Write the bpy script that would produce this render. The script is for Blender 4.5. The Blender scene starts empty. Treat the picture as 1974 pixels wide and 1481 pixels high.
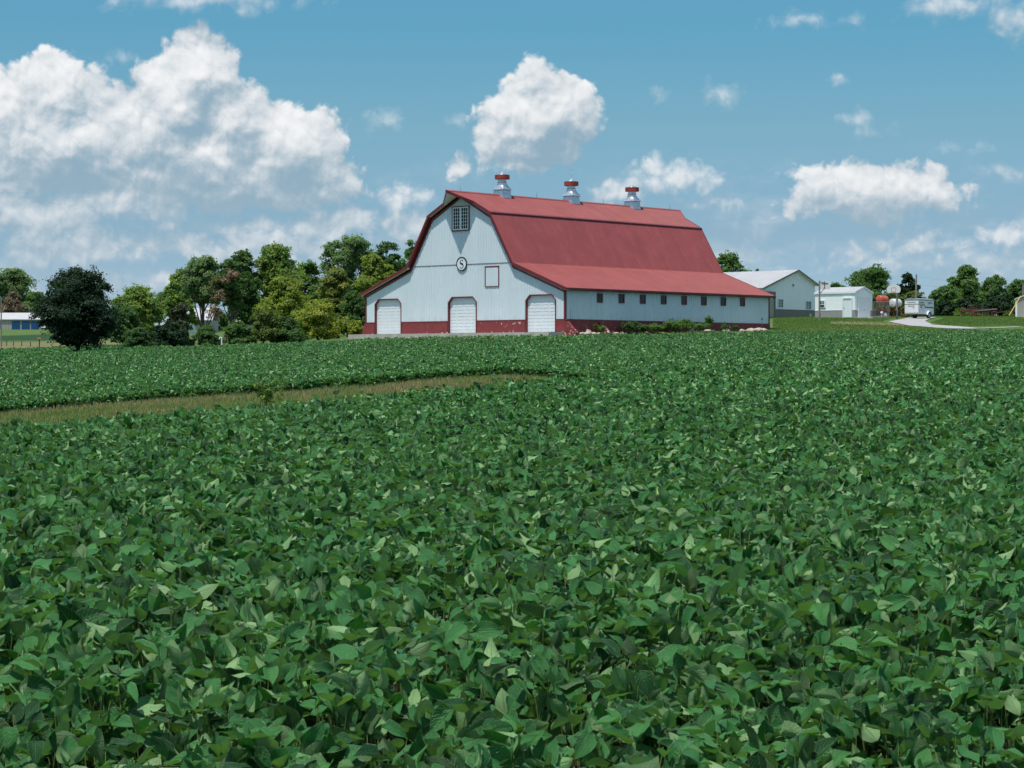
import bpy, math, random
import numpy as np
from mathutils import Vector, Matrix
random.seed(7); RNG = np.random.default_rng(11)
sc = bpy.context.scene
COL = sc.collection

# ------------------------------------------------------------------ camera
F, HY, CX, CY = 4090.0, 700.0, 987.0, 740.5        # focal length in photo pixels, horizon row
cam_d = bpy.data.cameras.new("camera"); cam = bpy.data.objects.new("camera", cam_d); COL.objects.link(cam)
cam_d.sensor_width = 36.0; cam_d.lens = 36.0 * F / 1974.0
cam_d.clip_start = 0.1; cam_d.clip_end = 20000
cam.location = (0, 0, 0)
cam.rotation_euler = (math.radians(90) - math.atan((CY - HY) / F), 0, 0)
cam_d.dof.use_dof = True; cam_d.dof.focus_distance = 120.0; cam_d.dof.aperture_fstop = 20.0
sc.camera = cam

# ------------------------------------------------------------------ light
SUN_EL = math.radians(70.5)
SUNH = Vector((-0.644, -0.766, 0)).normalized()
sun_vec = Vector((SUNH.x * math.cos(SUN_EL), SUNH.y * math.cos(SUN_EL), math.sin(SUN_EL)))
sd = bpy.data.lights.new("sun", "SUN"); sd.energy = 4.0; sd.angle = math.radians(0.53); sd.color = (1.0, 0.965, 0.90)
so = bpy.data.objects.new("sun", sd); COL.objects.link(so)
so.rotation_euler = sun_vec.to_track_quat('Z', 'Y').to_euler()
sc.view_settings.view_transform = 'Standard'; sc.view_settings.look = 'None'
sc.view_settings.exposure = 0.0; sc.view_settings.gamma = 1.0; sc.view_settings.use_curve_mapping = False
sc.cycles.max_bounces = 7; sc.cycles.diffuse_bounces = 3; sc.cycles.glossy_bounces = 3
sc.cycles.transmission_bounces = 4; sc.cycles.transparent_max_bounces = 8
sc.cycles.use_denoising = True; sc.cycles.denoiser = 'OPENIMAGEDENOISE'
sc.cycles.use_adaptive_sampling = True; sc.cycles.adaptive_threshold = 0.02

# ------------------------------------------------------------------ node helpers
class NT:
    def __init__(s, tree): s.t = tree; s.n = tree.nodes; s.l = tree.links
    def put(s, sock, v):
        if v is None: return
        if hasattr(v, 'is_linked') or hasattr(v, 'links'): s.l.new(v, sock)
        else:
            try: sock.default_value = v
            except Exception:
                sock.default_value = (v, v, v)
    def node(s, typ, **kw):
        nd = s.n.new(typ)
        for k, v in kw.items(): setattr(nd, k, v)
        return nd
    def m(s, op, a, b=None, c=None, clamp=False):
        nd = s.node('ShaderNodeMath', operation=op, use_clamp=clamp)
        s.put(nd.inputs[0], a); s.put(nd.inputs[1], b); s.put(nd.inputs[2], c); return nd.outputs[0]
    def v(s, op, a, b=None, out=0):
        nd = s.node('ShaderNodeVectorMath', operation=op)
        s.put(nd.inputs[0], a)
        if b is not None:
            if op == 'SCALE': s.put(nd.inputs[3], b)
            else: s.put(nd.inputs[1], b)
        return nd.outputs[out]
    def mix(s, f, a, b, blend='MIX'):
        nd = s.node('ShaderNodeMix', data_type='RGBA', blend_type=blend)
        s.put(nd.inputs[0], f); s.put(nd.inputs[6], a); s.put(nd.inputs[7], b); return nd.outputs[2]
    def noise(s, vec, scale, detail=4, rough=0.5, dist=0.0, out=0, dim='3D'):
        nd = s.node('ShaderNodeTexNoise', noise_dimensions=dim); nd.inputs['Scale'].default_value = scale
        nd.inputs['Detail'].default_value = detail; nd.inputs['Roughness'].default_value = rough
        nd.inputs['Distortion'].default_value = dist
        if vec is not None: s.l.new(vec, nd.inputs['Vector'])
        return nd.outputs[out]
    def ss(s, x, a, b):
        nd = s.node('ShaderNodeMapRange', interpolation_type='SMOOTHSTEP', clamp=True)
        s.put(nd.inputs[0], x); nd.inputs[1].default_value = a; nd.inputs[2].default_value = b
        return nd.outputs[0]

# ------------------------------------------------------------------ sky and clouds (by direction)
w = bpy.data.worlds.new("World"); sc.world = w; w.cycles.sampling_method = 'NONE'; w.use_nodes = True
wt = NT(w.node_tree); wt.n.clear()
SKY = wt.node('ShaderNodeTexSky', sky_type='NISHITA', sun_disc=False)
SKY.sun_elevation = SUN_EL; SKY.sun_rotation = math.atan2(SUNH.x, SUNH.y); SKY.altitude = 250
SKY.air_density = 1.0; SKY.dust_density = 0.3; SKY.ozone_density = 4.0

def dirpt(px, py):       # photo position -> (azimuth, elevation) in units of 100 photo pixels
    return (math.atan2(px - CX, F) * 40.9, math.atan2(HY - py, math.hypot(F, px - CX)) * 40.9)
CRISP = [(300,335,150,62),(500,345,190,62),(390,300,230,90),(1040,230,115,85),(1010,285,100,48),(1690,370,165,50),(1660,372,140,60),(385,150,88,92),(345,200,110,100),(300,255,165,90),(440,235,90,90),(560,290,115,95),(420,335,255,75),(625,345,75,55),(235,215,40,50),
 (110,175,90,78),(40,200,80,60),(175,180,35,50),
 (60,320,105,60),(150,345,75,40),(1035,165,42,58),(1075,215,88,66),(1000,255,92,52),(965,285,60,38),(885,315,26,26),
 (1600,350,85,42),(1705,372,125,48),(1790,360,45,42),(1560,405,70,24)]
MEDIUM = [(130,270,190,110),(90,425,165,50),(20,395,60,40),(300,435,55,16),(340,470,90,32),(200,535,120,22),(480,440,120,30),(650,435,140,36),(775,385,60,28),(800,440,70,34),
 (1290,345,90,34),(1365,395,50,17),(1190,375,60,26),(1650,410,150,26),(1800,445,55,20),(1935,450,55,26),(1950,510,70,24),(1840,490,60,14),(1400,495,25,14),
 (1560,520,60,14),(1700,500,90,18),(600,480,90,20),(40,560,90,20),(330,540,70,30),(240,395,250,50),(130,480,200,42),(520,480,200,40),(650,520,120,26),(1760,470,130,24)]
WISPY = [(400,2,190,26),(1830,12,100,34),(1965,45,60,38),(745,235,38,20),(1390,180,42,26),(1268,188,18,10),(1615,145,18,14),(1650,228,40,16),
 (1690,255,30,14),(1935,335,50,18),(1540,40,60,16),(1640,38,25,8),(240,110,20,14),(880,240,20,14),(1000,318,110,20),(1870,290,40,10)]

def blob_group():
    g = bpy.data.node_groups.new("cloud_mass", 'ShaderNodeTree')
    g.interface.new_socket("P", in_out='INPUT', socket_type='NodeSocketVector')
    for nm in ("crisp", "medium", "wispy"): g.interface.new_socket(nm, in_out='OUTPUT', socket_type='NodeSocketFloat')
    t = NT(g); gi = t.node('NodeGroupInput'); go = t.node('NodeGroupOutput')
    for k, lst in enumerate((CRISP, MEDIUM, WISPY)):
        acc = None
        for (x, y, rx, ry) in lst:
            a, e = dirpt(x, y)
            d = t.v('SUBTRACT', gi.outputs[0], (a, e, 0))
            d = t.v('MULTIPLY', d, (100 / rx, 100 / ry, 0))
            r = t.v('LENGTH', d, out=1)
            r = t.m('MULTIPLY', t.m('SUBTRACT', 1.0, r), min(rx, ry) / 100.0)
            acc = r if acc is None else t.m('SMOOTH_MAX', acc, r, 0.12)
        t.l.new(acc, go.inputs[k])
    return g
def puff_group():
    g = bpy.data.node_groups.new("cloud_puff", 'ShaderNodeTree')
    g.interface.new_socket("P", in_out='INPUT', socket_type='NodeSocketVector')
    g.interface.new_socket("puff", in_out='OUTPUT', socket_type='NodeSocketFloat')
    t = NT(g); gi = t.node('NodeGroupInput'); go = t.node('NodeGroupOutput')
    vo = t.node('ShaderNodeTexVoronoi', feature='SMOOTH_F1', voronoi_dimensions='2D'); vo.inputs['Scale'].default_value = 2.3
    vo.inputs['Detail'].default_value = 3.0; vo.inputs['Roughness'].default_value = 0.42; vo.inputs['Lacunarity'].default_value = 2.3
    vo.inputs['Smoothness'].default_value = 0.35
    n0 = t.noise(gi.outputs[0], 1.6, 3, 0.5, out=1, dim='2D')
    p = t.v('ADD', gi.outputs[0], t.v('SCALE', t.v('SUBTRACT', n0, (.5, .5, .5)), 0.5))
    t.l.new(p, vo.inputs['Vector'])
    n = t.noise(gi.outputs[0], 1.9, 6, 0.52, dim='2D')
    a = t.m('MULTIPLY', t.m('SUBTRACT', 0.42, vo.outputs['Distance']), 0.75)
    b = t.m('MULTIPLY', t.m('SUBTRACT', n, 0.5), 1.15)
    t.l.new(t.m('ADD', a, b), go.inputs[0])
    return g
GB, GP = blob_group(), puff_group()
tc = wt.node('ShaderNodeTexCoord'); sep = wt.node('ShaderNodeSeparateXYZ'); wt.l.new(tc.outputs['Generated'], sep.inputs[0])
az = wt.m('MULTIPLY', wt.m('ARCTAN2', sep.outputs[0], sep.outputs[1]), 40.9)
el = wt.m('MULTIPLY', wt.m('ARCSINE', sep.outputs[2]), 40.9)
cmb = wt.node('ShaderNodeCombineXYZ'); wt.put(cmb.inputs[0], az); wt.put(cmb.inputs[1], el)
P = cmb.outputs[0]
def grp(g, vec):
    nd = wt.node('ShaderNodeGroup', node_tree=g); wt.l.new(vec, nd.inputs[0]); return nd
warp = wt.v('SCALE', wt.v('SUBTRACT', wt.noise(P, 1.1, 4, 0.55, out=1, dim='2D'), (.5, .5, .5)), 0.55)
PW = wt.v('ADD', P, warp)
b1 = grp(GB, PW); b2 = grp(GB, wt.v('ADD', PW, (-0.12, 0.50, 0)))
p1 = grp(GP, P).outputs[0]; p2 = grp(GP, wt.v('ADD', P, (-0.05, 0.13, 0))).outputs[0]
dc = wt.m('ADD', b1.outputs[0], wt.m('MULTIPLY', p1, 0.29))
dm = wt.m('ADD', b1.outputs[1], wt.m('MULTIPLY', p1, 0.34))
dw = wt.m('ADD', b1.outputs[2], wt.m('MULTIPLY', p1, 0.26))
ac = wt.ss(dc, -0.12, 0.05); am = wt.m('MULTIPLY', wt.ss(dm, -0.16, 0.20), 0.86); aw = wt.m('MULTIPLY', wt.ss(dw, -0.12, 0.30), 0.66)
# thin veil of broken cloud low over the horizon
veil = wt.noise(wt.v('MULTIPLY', P, (0.55, 1.5, 1)), 1.0, 5, 0.6, dim='2D')
veil = wt.m('MULTIPLY', wt.ss(veil, 0.40, 0.68), wt.m('SUBTRACT', 1.0, wt.ss(el, 1.4, 4.4)))
veil = wt.m('MULTIPLY', veil, 0.62)
alpha = wt.m('MAXIMUM', wt.m('MAXIMUM', ac, am), wt.m('MAXIMUM', aw, veil))
mass1 = wt.m('MAXIMUM', b1.outputs[0], wt.m('MAXIMUM', b1.outputs[1], b1.outputs[2])); mass2 = wt.m('MAXIMUM', b2.outputs[0], wt.m('MAXIMUM', b2.outputs[1], b2.outputs[2]))
lit = wt.m('ADD', wt.m('MULTIPLY', wt.m('SUBTRACT', mass1, mass2), 1.35), wt.m('MULTIPLY', wt.m('SUBTRACT', p1, p2), 0.50))
lit = wt.m('ADD', lit, wt.m('MULTIPLY', p1, 0.22))
rp = wt.node('ShaderNodeValToRGB'); cr_ = rp.color_ramp; cr_.interpolation = 'B_SPLINE'
cr_.elements[0].position = 0.0; cr_.elements[0].color = (0.25, 0.40, 0.51, 1); cr_.elements[1].position = 1.0; cr_.elements[1].color = (0.92, 0.93, 0.94, 1)
for ps, cc in ((0.28, (0.36, 0.48, 0.57, 1)), (0.52, (0.60, 0.665, 0.715, 1)), (0.76, (0.80, 0.83, 0.855, 1))):
    e_ = cr_.elements.new(ps); e_.color = cc
mr = wt.node('ShaderNodeMapRange', clamp=True); wt.put(mr.inputs[0], lit); mr.inputs[1].default_value = -0.60; mr.inputs[2].default_value = 0.86
wt.l.new(mr.outputs[0], rp.inputs[0]); ccol = rp.outputs[0]
# low clouds take the colour of the air in front of them
ccol = wt.mix(wt.m('MULTIPLY', wt.m('SUBTRACT', 1.0, wt.ss(el, 0.3, 4.6)), 0.45), ccol, (0.50, 0.60, 0.68, 1))
# clear sky: Nishita, graded over the height above the horizon
gr = wt.node('ShaderNodeValToRGB'); g2 = gr.color_ramp; g2.interpolation = 'LINEAR'
g2.elements[0].position = 0.0; g2.elements[0].color = (0.62, 0.85, 1.25, 1); g2.elements[1].position = 1.0; g2.elements[1].color = (1.20, 1.42, 1.38, 1)
for ps, cc in ((1.43/20, (0.60, 0.77, 1.05, 1)), (2.5/20, (0.59, 0.74, 0.90, 1)), (4.5/20, (0.63, 0.87, 0.87, 1)), (6.42/20, (0.51, 0.93, 0.925, 1)), (9/20, (0.60, 1.02, 1.0, 1))):
    e_ = g2.elements.new(ps); e_.color = cc
wt.put(gr.inputs[0], wt.m('DIVIDE', el, 20.0, clamp=True))
skys = wt.v('MULTIPLY', wt.v('SCALE', SKY.outputs[0], 0.10), gr.outputs[0])
hi_ = wt.m('MULTIPLY', wt.ss(wt.noise(tc.outputs['Generated'], 2.6, 3, 0.55), 0.42, 0.62), wt.m('MULTIPLY', wt.ss(el, 9.5, 14.0), 0.55))  # pale clouds added above the view to raise the fill light
skys = wt.mix(hi_, skys, (0.86, 0.90, 0.93, 1))
fin = wt.mix(alpha, skys, ccol)
bg = wt.node('ShaderNodeBackground'); wt.l.new(fin, bg.inputs[0]); bg.inputs[1].default_value = 1.0
wo = wt.node('ShaderNodeOutputWorld'); wt.l.new(bg.outputs[0], wo.inputs[0])

# ------------------------------------------------------------------ terrain
HC = 0.50                                    # height of the soybean canopy
def cz(d, y): return (HY - y) / F * d
NEAR = [(1.5, -2.2), (5, -2.13), (8, -2.06), (11, -1.84), (16, -1.67), (22, -1.60)]
def f_(lst): return [(d, cz(d, y) - HC) for d, y in lst]
def g_(lst): return [(d, cz(d, y)) for d, y in lst]
FARL = [(700, 9.5), (2000, 11), (9000, 12)]
FARR = [(330, 6.3), (500, 7.5), (1000, 9), (9000, 11)]
LEFTB = g_([(165, 693), (200, 682), (230, 671), (300, 657.5), (380, 648), (470, 641), (560, 635)])
TAB = {
 -500: NEAR + [(27, -1.5), (33, -1.45), (40, -1.50), (50, -1.50), (60, -1.50)] + f_([(85, 736), (115, 706), (145, 689)]) + LEFTB + FARL,
 0: NEAR + [(27, -1.47), (33, -1.40), (40, -1.42), (50, -1.37), (60, -1.38)] + f_([(85, 730), (115, 701), (145, 683)]) + LEFTB + FARL,
 150: NEAR + [(27, -1.45), (34, -1.33), (42, -1.33), (51, -1.25), (60, -1.20)] + f_([(82, 724), (112, 695), (148, 672)]) + g_([(170, 684), (230, 669), (300, 657), (560, 635)]) + FARL,
 350: NEAR + [(27, -1.42), (36, -1.22), (45, -1.12), (52, -1.04), (60, -0.94)] + f_([(80, 714), (100, 696), (125, 679), (156, 663)]) + [(172, 1.15), (230, 1.9), (330, 4.6), (560, 8.0)] + FARL,
 560: NEAR + [(27, -1.40), (38, -1.14), (46, -1.00), (53, -0.90), (60, -0.76)] + f_([(80, 709), (100, 693), (125, 675), (150, 661), (168, 655)]) + [(185, 1.7), (230, 2.2), (330, 4.8), (560, 8.0)] + FARL,
 700: NEAR + [(27, -1.40), (40, -1.07), (47, -0.90), (54, -0.77), (61, -0.55)] + f_([(80, 705), (100, 690), (125, 672), (150, 659), (181, 652.6)]) + [(185, 2.40), (200, 2.5), (260, 3.2), (560, 8)] + FARL,
 900: NEAR + [(27, -1.42), (40, -1.08), (47, -0.88), (56, -0.55), (62, -0.42)] + f_([(80, 700), (100, 683), (125, 668), (150, 655), (173, 649.6)]) + [(176, 2.44), (210, 2.6), (260, 3.6), (560, 8)] + FARL,
 1000: NEAR + [(27, -1.44), (41, -1.07), (50, -0.83), (58, -0.40), (63, -0.30)] + f_([(80, 696), (100, 680), (125, 665), (150, 652.5), (169, 648.3)]) + [(172, 2.44), (210, 2.7), (260, 4), (560, 8)] + FARL,
 1100: NEAR + [(27, -1.47), (41, -1.07), (50, -0.80), (58, -0.58)] + f_([(65, 706), (80, 693), (100, 677), (125, 662), (150, 651.5), (166.5, 647.2)]) + [(169, 2.46), (176, 2.55), (200, 3.0), (260, 4.6)] + FARR,
 1300: NEAR + [(27, -1.50), (41, -1.07), (50, -0.80), (57, -0.62)] + f_([(64, 700), (80, 687), (100, 673), (130, 656), (160, 645), (177, 643.6)]) + [(180, 2.85), (185, 3.0), (200, 3.5), (260, 5)] + FARR,
 1500: NEAR + [(27, -1.50), (41, -1.05), (50, -0.76)] + f_([(57, 705), (80, 681), (100, 667.5), (130, 653), (165, 642), (187, 639.5)]) + g_([(191, 633), (210, 622), (226, 614), (245, 611)]) + FARR,
 1700: NEAR + [(27, -1.50), (41, -0.98), (50, -0.72)] + f_([(57, 706), (80, 682), (100, 668), (130, 654), (165, 642.5), (192, 638.3)]) + g_([(196, 633.5), (210, 624), (226, 612.5), (245, 610)]) + FARR,
 1974: NEAR + [(27, -1.50), (41, -0.90), (50, -0.70)] + f_([(57, 708), (80, 683), (100, 668.5), (130, 655), (165, 643.5), (200, 636.5)]) + g_([(204, 634), (215, 626.5), (238, 611), (260, 609)]) + FARR,
 2600: NEAR + [(27, -1.50), (41, -0.90), (50, -0.70)] + f_([(57, 708), (80, 684), (100, 670), (130, 657), (165, 645), (210, 636)]) + g_([(214, 633), (238, 612), (260, 610)]) + FARR,
}
for _u in TAB:
    if _u <= 1000: TAB[_u] = [(d, z - (0.09 if 26 < d < 51 else 0)) for d, z in TAB[_u]]
TAB[1100] = NEAR + [(27, -1.47), (41, -1.15), (50, -0.98), (56, -0.88), (60, -0.62), (65, -.55)] + TAB[1100][11:]
TAB[1240] = NEAR + [(27, -1.5), (41, -1.12), (50, -0.95), (57, -0.80), (63, -0.70), (66, -0.50)] + f_([(80, 689.5), (100, 674.5), (130, 658), (155, 647.5), (173, 645)]) + [(177, 2.7), (182, 2.9), (200, 3.35), (260, 4.9)] + FARR
UG = np.arange(-520, 2641, 20.0); DG = np.exp(np.linspace(math.log(1.5), math.log(9000), 900))
_us = sorted(TAB); _cols = []
for u in _us:
    a = np.array(TAB[u]); _cols.append(np.interp(np.log(DG), np.log(a[:, 0]), a[:, 1]))
_cols = np.array(_cols)
TZ = np.array([np.interp(UG, _us, _cols[:, j]) for j in range(len(DG))]).T     # [u,d]
def _blur(A, k, ax):
    ker = np.hanning(2 * k + 3)[1:-1]; ker /= ker.sum()
    pad = [(0, 0), (0, 0)]; pad[ax] = (k, k); B = np.pad(A, pad, mode='edge')
    return np.apply_along_axis(lambda r: np.convolve(r, ker, 'valid'), ax, B)
TZ = _blur(_blur(TZ, 5, 1), 5, 0)
def T(x, y):
    x = np.asarray(x, float); y = np.asarray(y, float)
    th = np.clip(np.arctan2(x, y), math.atan((-500 - CX) / F), math.atan((2600 - CX) / F))
    r = np.hypot(x, y); d = np.clip(r * np.cos(th), 1.6, 8900); u = CX + F * np.tan(th)
    fu = (u - UG[0]) / 20.0; iu = np.clip(fu.astype(int), 0, len(UG) - 2); fu = fu - iu
    fd = (np.log(d) - math.log(1.5)) / (math.log(9000) - math.log(1.5)) * (len(DG) - 1)
    idd = np.clip(fd.astype(int), 0, len(DG) - 2); fd = fd - idd
    return (TZ[iu, idd] * (1 - fu) * (1 - fd) + TZ[iu + 1, idd] * fu * (1 - fd) + TZ[iu, idd + 1] * (1 - fu) * fd + TZ[iu + 1, idd + 1] * fu * fd)
def T1(x, y): return float(T(np.array([x]), np.array([y]))[0])
def at(px, d, dz=0.0):
    x = (px - CX) / F * d; return Vector((x, d, T1(x, d) + dz))
def hit(px, py, d0=120.0, d1=900.0):       # first ground point seen at a photo position, beyond d0
    ds = np.arange(d0, d1, 0.5); xs = (px - CX) / F * ds; z = T(xs, ds)
    yy = HY - F * z / ds
    k = np.argmax(yy <= py); d = ds[k]; return Vector((xs[k], d, z[k]))
def S_NEAR(u): return np.interp(u, [-500, 0, 350, 700, 1000, 1240], [34, 35, 37, 41.5, 50.5, 62])
def S_FAR(u): return np.interp(u, [-500, 0, 350, 700, 1000, 1240], [57, 57, 57, 58, 61.5, 65.5])
def F_END(u): return np.interp(u, [-500, 0, 150, 350, 560, 700, 900, 1090, 1300, 1500, 1600, 1974, 2600], [147, 147, 149, 157, 168, 181, 173, 166.5, 177, 187, 189, 201, 210])

# ------------------------------------------------------------------ materials
MATS = {}
def mat(name, col, rough=0.6, metal=0.0, var=0.12, scale=3.0, bump=0.0, bscale=20.0, spec=0.5, coat=0.0, fn=None):
    if name in MATS: return MATS[name]
    m = bpy.data.materials.new(name); m.use_nodes = True; t = NT(m.node_tree); b = m.node_tree.nodes['Principled BSDF']
    geo = t.node('ShaderNodeTexCoord'); P_ = geo.outputs['Object']
    n = t.noise(P_, scale, 6, 0.6); k = t.ss(n, 0.3, 0.7)
    lo = tuple(c * (1 - var) for c in col) + (1,); hi = tuple(min(1, c * (1 + var)) for c in col) + (1,)
    c = t.mix(k, lo, hi)
    if fn: c = fn(t, P_, c, b) or c
    t.put(b.inputs['Base Color'], c); b.inputs['Roughness'].default_value = rough; b.inputs['Metallic'].default_value = metal
    b.inputs['Specular IOR Level'].default_value = spec
    if coat: b.inputs['Coat Weight'].default_value = coat
    if bump:
        bn = t.node('ShaderNodeBump'); bn.inputs['Strength'].default_value = bump; bn.inputs['Distance'].default_value = 0.02
        t.l.new(t.noise(P_, bscale, 5, 0.6), bn.inputs['Height']); t.l.new(bn.outputs[0], b.inputs['Normal'])
    MATS[name] = m; return m

def leaf_mat(name, top, under, trans=0.25, veins=False, rough=0.45, spec=0.45, vary=0.35):
    m = bpy.data.materials.new(name); m.use_nodes = True; t = NT(m.node_tree); m.node_tree.nodes.clear()
    if not name.startswith('soy'): spec *= .5; rough = .55
    at_ = t.node('ShaderNodeAttribute', attribute_name='tint'); tint = at_.outputs['Fac']
    geo = t.node('ShaderNodeNewGeometry')
    c = t.mix(geo.outputs['Backfacing'], top + (1,), under + (1,))
    yel = tuple(min(1, q) for q in ((top[0] * 1.9 + .01, top[1] * 1.5, top[2] * 1.5) if name.startswith('soy') else (top[0] * 2.3 + .01, top[1] * 1.55, top[2] * 1.0))) + (1,)
    drk = tuple(q * (1 - vary) for q in top) + (1,)
    c = t.mix(t.m('MULTIPLY', t.ss(tint, 0.55, 1.0), 0.55), c, yel)
    c = t.mix(t.m('MULTIPLY', t.m('SUBTRACT', 1.0, t.ss(tint, 0.0, 0.5)), 0.75), c, drk)
    nrm = None
    if veins:
        uv = t.node('ShaderNodeUVMap'); uv.uv_map = 'UVMap'; s = t.node('ShaderNodeSeparateXYZ'); t.l.new(uv.outputs[0], s.inputs[0])
        ax = t.m('ABSOLUTE', t.m('SUBTRACT', s.outputs[0], 0.5))
        mid = t.m('SUBTRACT', 1.0, t.ss(ax, 0.005, 0.035))
        ph = t.m('FRACT', t.m('MULTIPLY', t.m('SUBTRACT', s.outputs[1], t.m('MULTIPLY', ax, 0.75)), 7.5))
        side = t.m('SUBTRACT', 1.0, t.ss(t.m('ABSOLUTE', t.m('SUBTRACT', ph, 0.5)), 0.03, 0.13))
        vn = t.m('MAXIMUM', mid, t.m('MULTIPLY', side, 0.6))
        vc = tuple(min(1, q * 1.9 + 0.03) for q in top) + (1,)
        c = t.mix(t.m('MULTIPLY', vn, 0.6), c, vc)
        c = t.mix(t.m('MULTIPLY', t.ss(ax, 0.46, 0.495), 0.55), c, (0.30, 0.40, 0.22, 1))      # pale hairy rim
        cell = t.node('ShaderNodeTexVoronoi'); cell.inputs['Scale'].default_value = 26; t.l.new(uv.outputs[0], cell.inputs['Vector'])
        hgt = t.m('ADD', t.m('MULTIPLY', vn, -0.8), t.m('MULTIPLY', cell.outputs['Distance'], -0.5))
        bn = t.node('ShaderNodeBump'); bn.inputs['Strength'].default_value = 0.7; bn.inputs['Distance'].default_value = 0.010
        t.l.new(hgt, bn.inputs['Height']); nrm = bn.outputs[0]
    pr = t.node('ShaderNodeBsdfPrincipled'); t.put(pr.inputs['Base Color'], c)
    t.put(pr.inputs['Roughness'], t.m('ADD', rough, t.m('MULTIPLY', geo.outputs['Backfacing'], 0.25))); pr.inputs['Specular IOR Level'].default_value = spec
    tr = t.node('ShaderNodeBsdfTranslucent'); t.put(tr.inputs[0], t.mix(1.0, c, (1.3, 1.7, 0.5, 1), 'MULTIPLY'))
    if nrm: t.l.new(nrm, pr.inputs['Normal'])
    mx = t.node('ShaderNodeMixShader'); mx.inputs[0].default_value = trans
    t.l.new(pr.outputs[0], mx.inputs[1]); t.l.new(tr.outputs[0], mx.inputs[2])
    o = t.node('ShaderNodeOutputMaterial'); t.l.new(mx.outputs[0], o.inputs[0]); MATS[name] = m
    return m

def streaks(amount, dark, sx=6.0, sz=0.5):          # rain streaks and grime, running down
    def fn(t, P_, c, b):
        n = t.noise(t.v('MULTIPLY', P_, (sx, sx, sz)), 1.0, 5, 0.6)
        return t.mix(t.m('MULTIPLY', t.ss(n, 0.45, 0.8), amount), c, dark + (1,))
    return fn
def sheets(amount, dark, ax, wdt, then=None, splash=None):
    def fn(t, P_, c, b):
        sp = t.node('ShaderNodeSeparateXYZ'); t.l.new(P_, sp.inputs[0])
        q = t.m('FLOOR', t.m('DIVIDE', sp.outputs[ax] if ax < 2 else t.m('ADD', sp.outputs[0], sp.outputs[1]), wdt)); wn_ = t.node('ShaderNodeTexWhiteNoise', noise_dimensions='1D'); t.l.new(q, wn_.inputs['W'])
        c = t.mix(t.m('MULTIPLY', wn_.outputs['Value'], amount), c, dark + (1,))
        fr = t.m('FRACT', t.m('DIVIDE', sp.outputs[ax] if ax < 2 else t.m('ADD', sp.outputs[0], sp.outputs[1]), wdt))
        c = t.mix(t.m('MULTIPLY', t.m('SUBTRACT', 1.0, t.ss(fr, 0.0, 0.05)), 0.30), c, dark + (1,))
        if splash:
            lw = t.m('SUBTRACT', 1.0, t.ss(sp.outputs[2], 0.0, 0.8)); nn = t.ss(t.noise(t.v('MULTIPLY', P_, (3, 3, 1.2)), 1.0, 5, .65), .42, .72)
            c = t.mix(t.m('MULTIPLY', t.m('MULTIPLY', lw, nn), .35), c, splash + (1,))
        return then(t, P_, c, b) if then else c
    return fn
M_WHITE = mat("white_siding_paint", (0.69, 0.775, 0.81), 0.45, var=0.03, scale=0.7, fn=sheets(0.10, (0.46, 0.54, 0.57), 2, 0.915, streaks(0.20, (0.50, 0.58, 0.61)), (0.42, 0.38, 0.33)))
M_WHITE2 = mat("bright_white_siding", (0.92, 0.93, 0.93), 0.45, var=0.02)
M_DOOR = mat("white_door_paint", (0.80, 0.84, 0.86), 0.4, var=0.03, fn=streaks(0.12, (0.5, 0.54, 0.56)))
M_SOFFIT = mat("cream_soffit", (0.82, 0.80, 0.75), 0.6, var=0.04)
M_ROOF = mat("red_roof_steel", (0.315, 0.064, 0.056), 0.42, var=0.09, scale=0.35, spec=0.5, fn=sheets(0.30, (0.22, 0.045, 0.042), 1, 0.915, streaks(0.30, (0.42, 0.13, 0.12), 1.6, 0.35)))
M_TRIM = mat("dark_red_trim", (0.170, 0.022, 0.024), 0.4, var=0.06)
def found(t, P_, c, b):
    s = t.node('ShaderNodeSeparateXYZ'); t.l.new(P_, s.inputs[0])
    h = t.m('FRACT', t.m('MULTIPLY', s.outputs[2], 5.0))
    j = t.m('SUBTRACT', 1.0, t.ss(t.m('ABSOLUTE', t.m('SUBTRACT', h, 0.5)), 0.02, 0.09))
    c = t.mix(t.m('MULTIPLY', j, 0.35), c, (0.11, 0.02, 0.02, 1))
    n = t.noise(P_, 2.4, 7, 0.7); low = t.m('SUBTRACT', 1.0, t.ss(s.outputs[2], -1.02, -0.72))
    n2 = t.noise(P_, 0.28, 2, 0.5)
    k = t.ss(t.m('ADD', t.m('ADD', n, t.m('MULTIPLY', low, 0.07)), t.m('MULTIPLY', n2, 0.6)), 0.95, 0.98)
    return t.mix(k, c, (0.62, 0.55, 0.50, 1))
M_FOUND = mat("red_painted_foundation", (0.225, 0.034, 0.035), 0.65, var=0.12, scale=2.0, bump=0.3, fn=found)
M_GALV = mat("galvanised_steel", (0.62, 0.66, 0.70), 0.34, metal=0.75, var=0.15, scale=4.0)
M_BAND = mat("rusty_red_band", (0.30, 0.045, 0.030), 0.6, var=0.35, scale=3.0)
M_GLASS = mat("dark_window_glass", (0.016, 0.024, 0.028), 0.12, var=0.5, scale=1.3, spec=0.3)
M_BLACK = mat("black_paint", (0.014, 0.018, 0.022), 0.5)
M_CONC = mat("pale_concrete", (0.46, 0.43, 0.38), 0.85, var=0.15, scale=1.5, bump=0.2)
M_ROCK = mat("pale_limestone", (0.50, 0.42, 0.34), 0.85, var=0.25, scale=5.0, bump=0.6, bscale=9)
M_BARK = mat("grey_brown_bark", (0.085, 0.070, 0.055), 0.9, var=0.3, scale=8, bump=0.6)
M_GREYWOOD = mat("weathered_pole_wood", (0.26, 0.23, 0.205), 0.85, var=0.25, scale=4, fn=streaks(0.5, (0.13, 0.11, 0.10), 14, 0.6))
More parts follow.
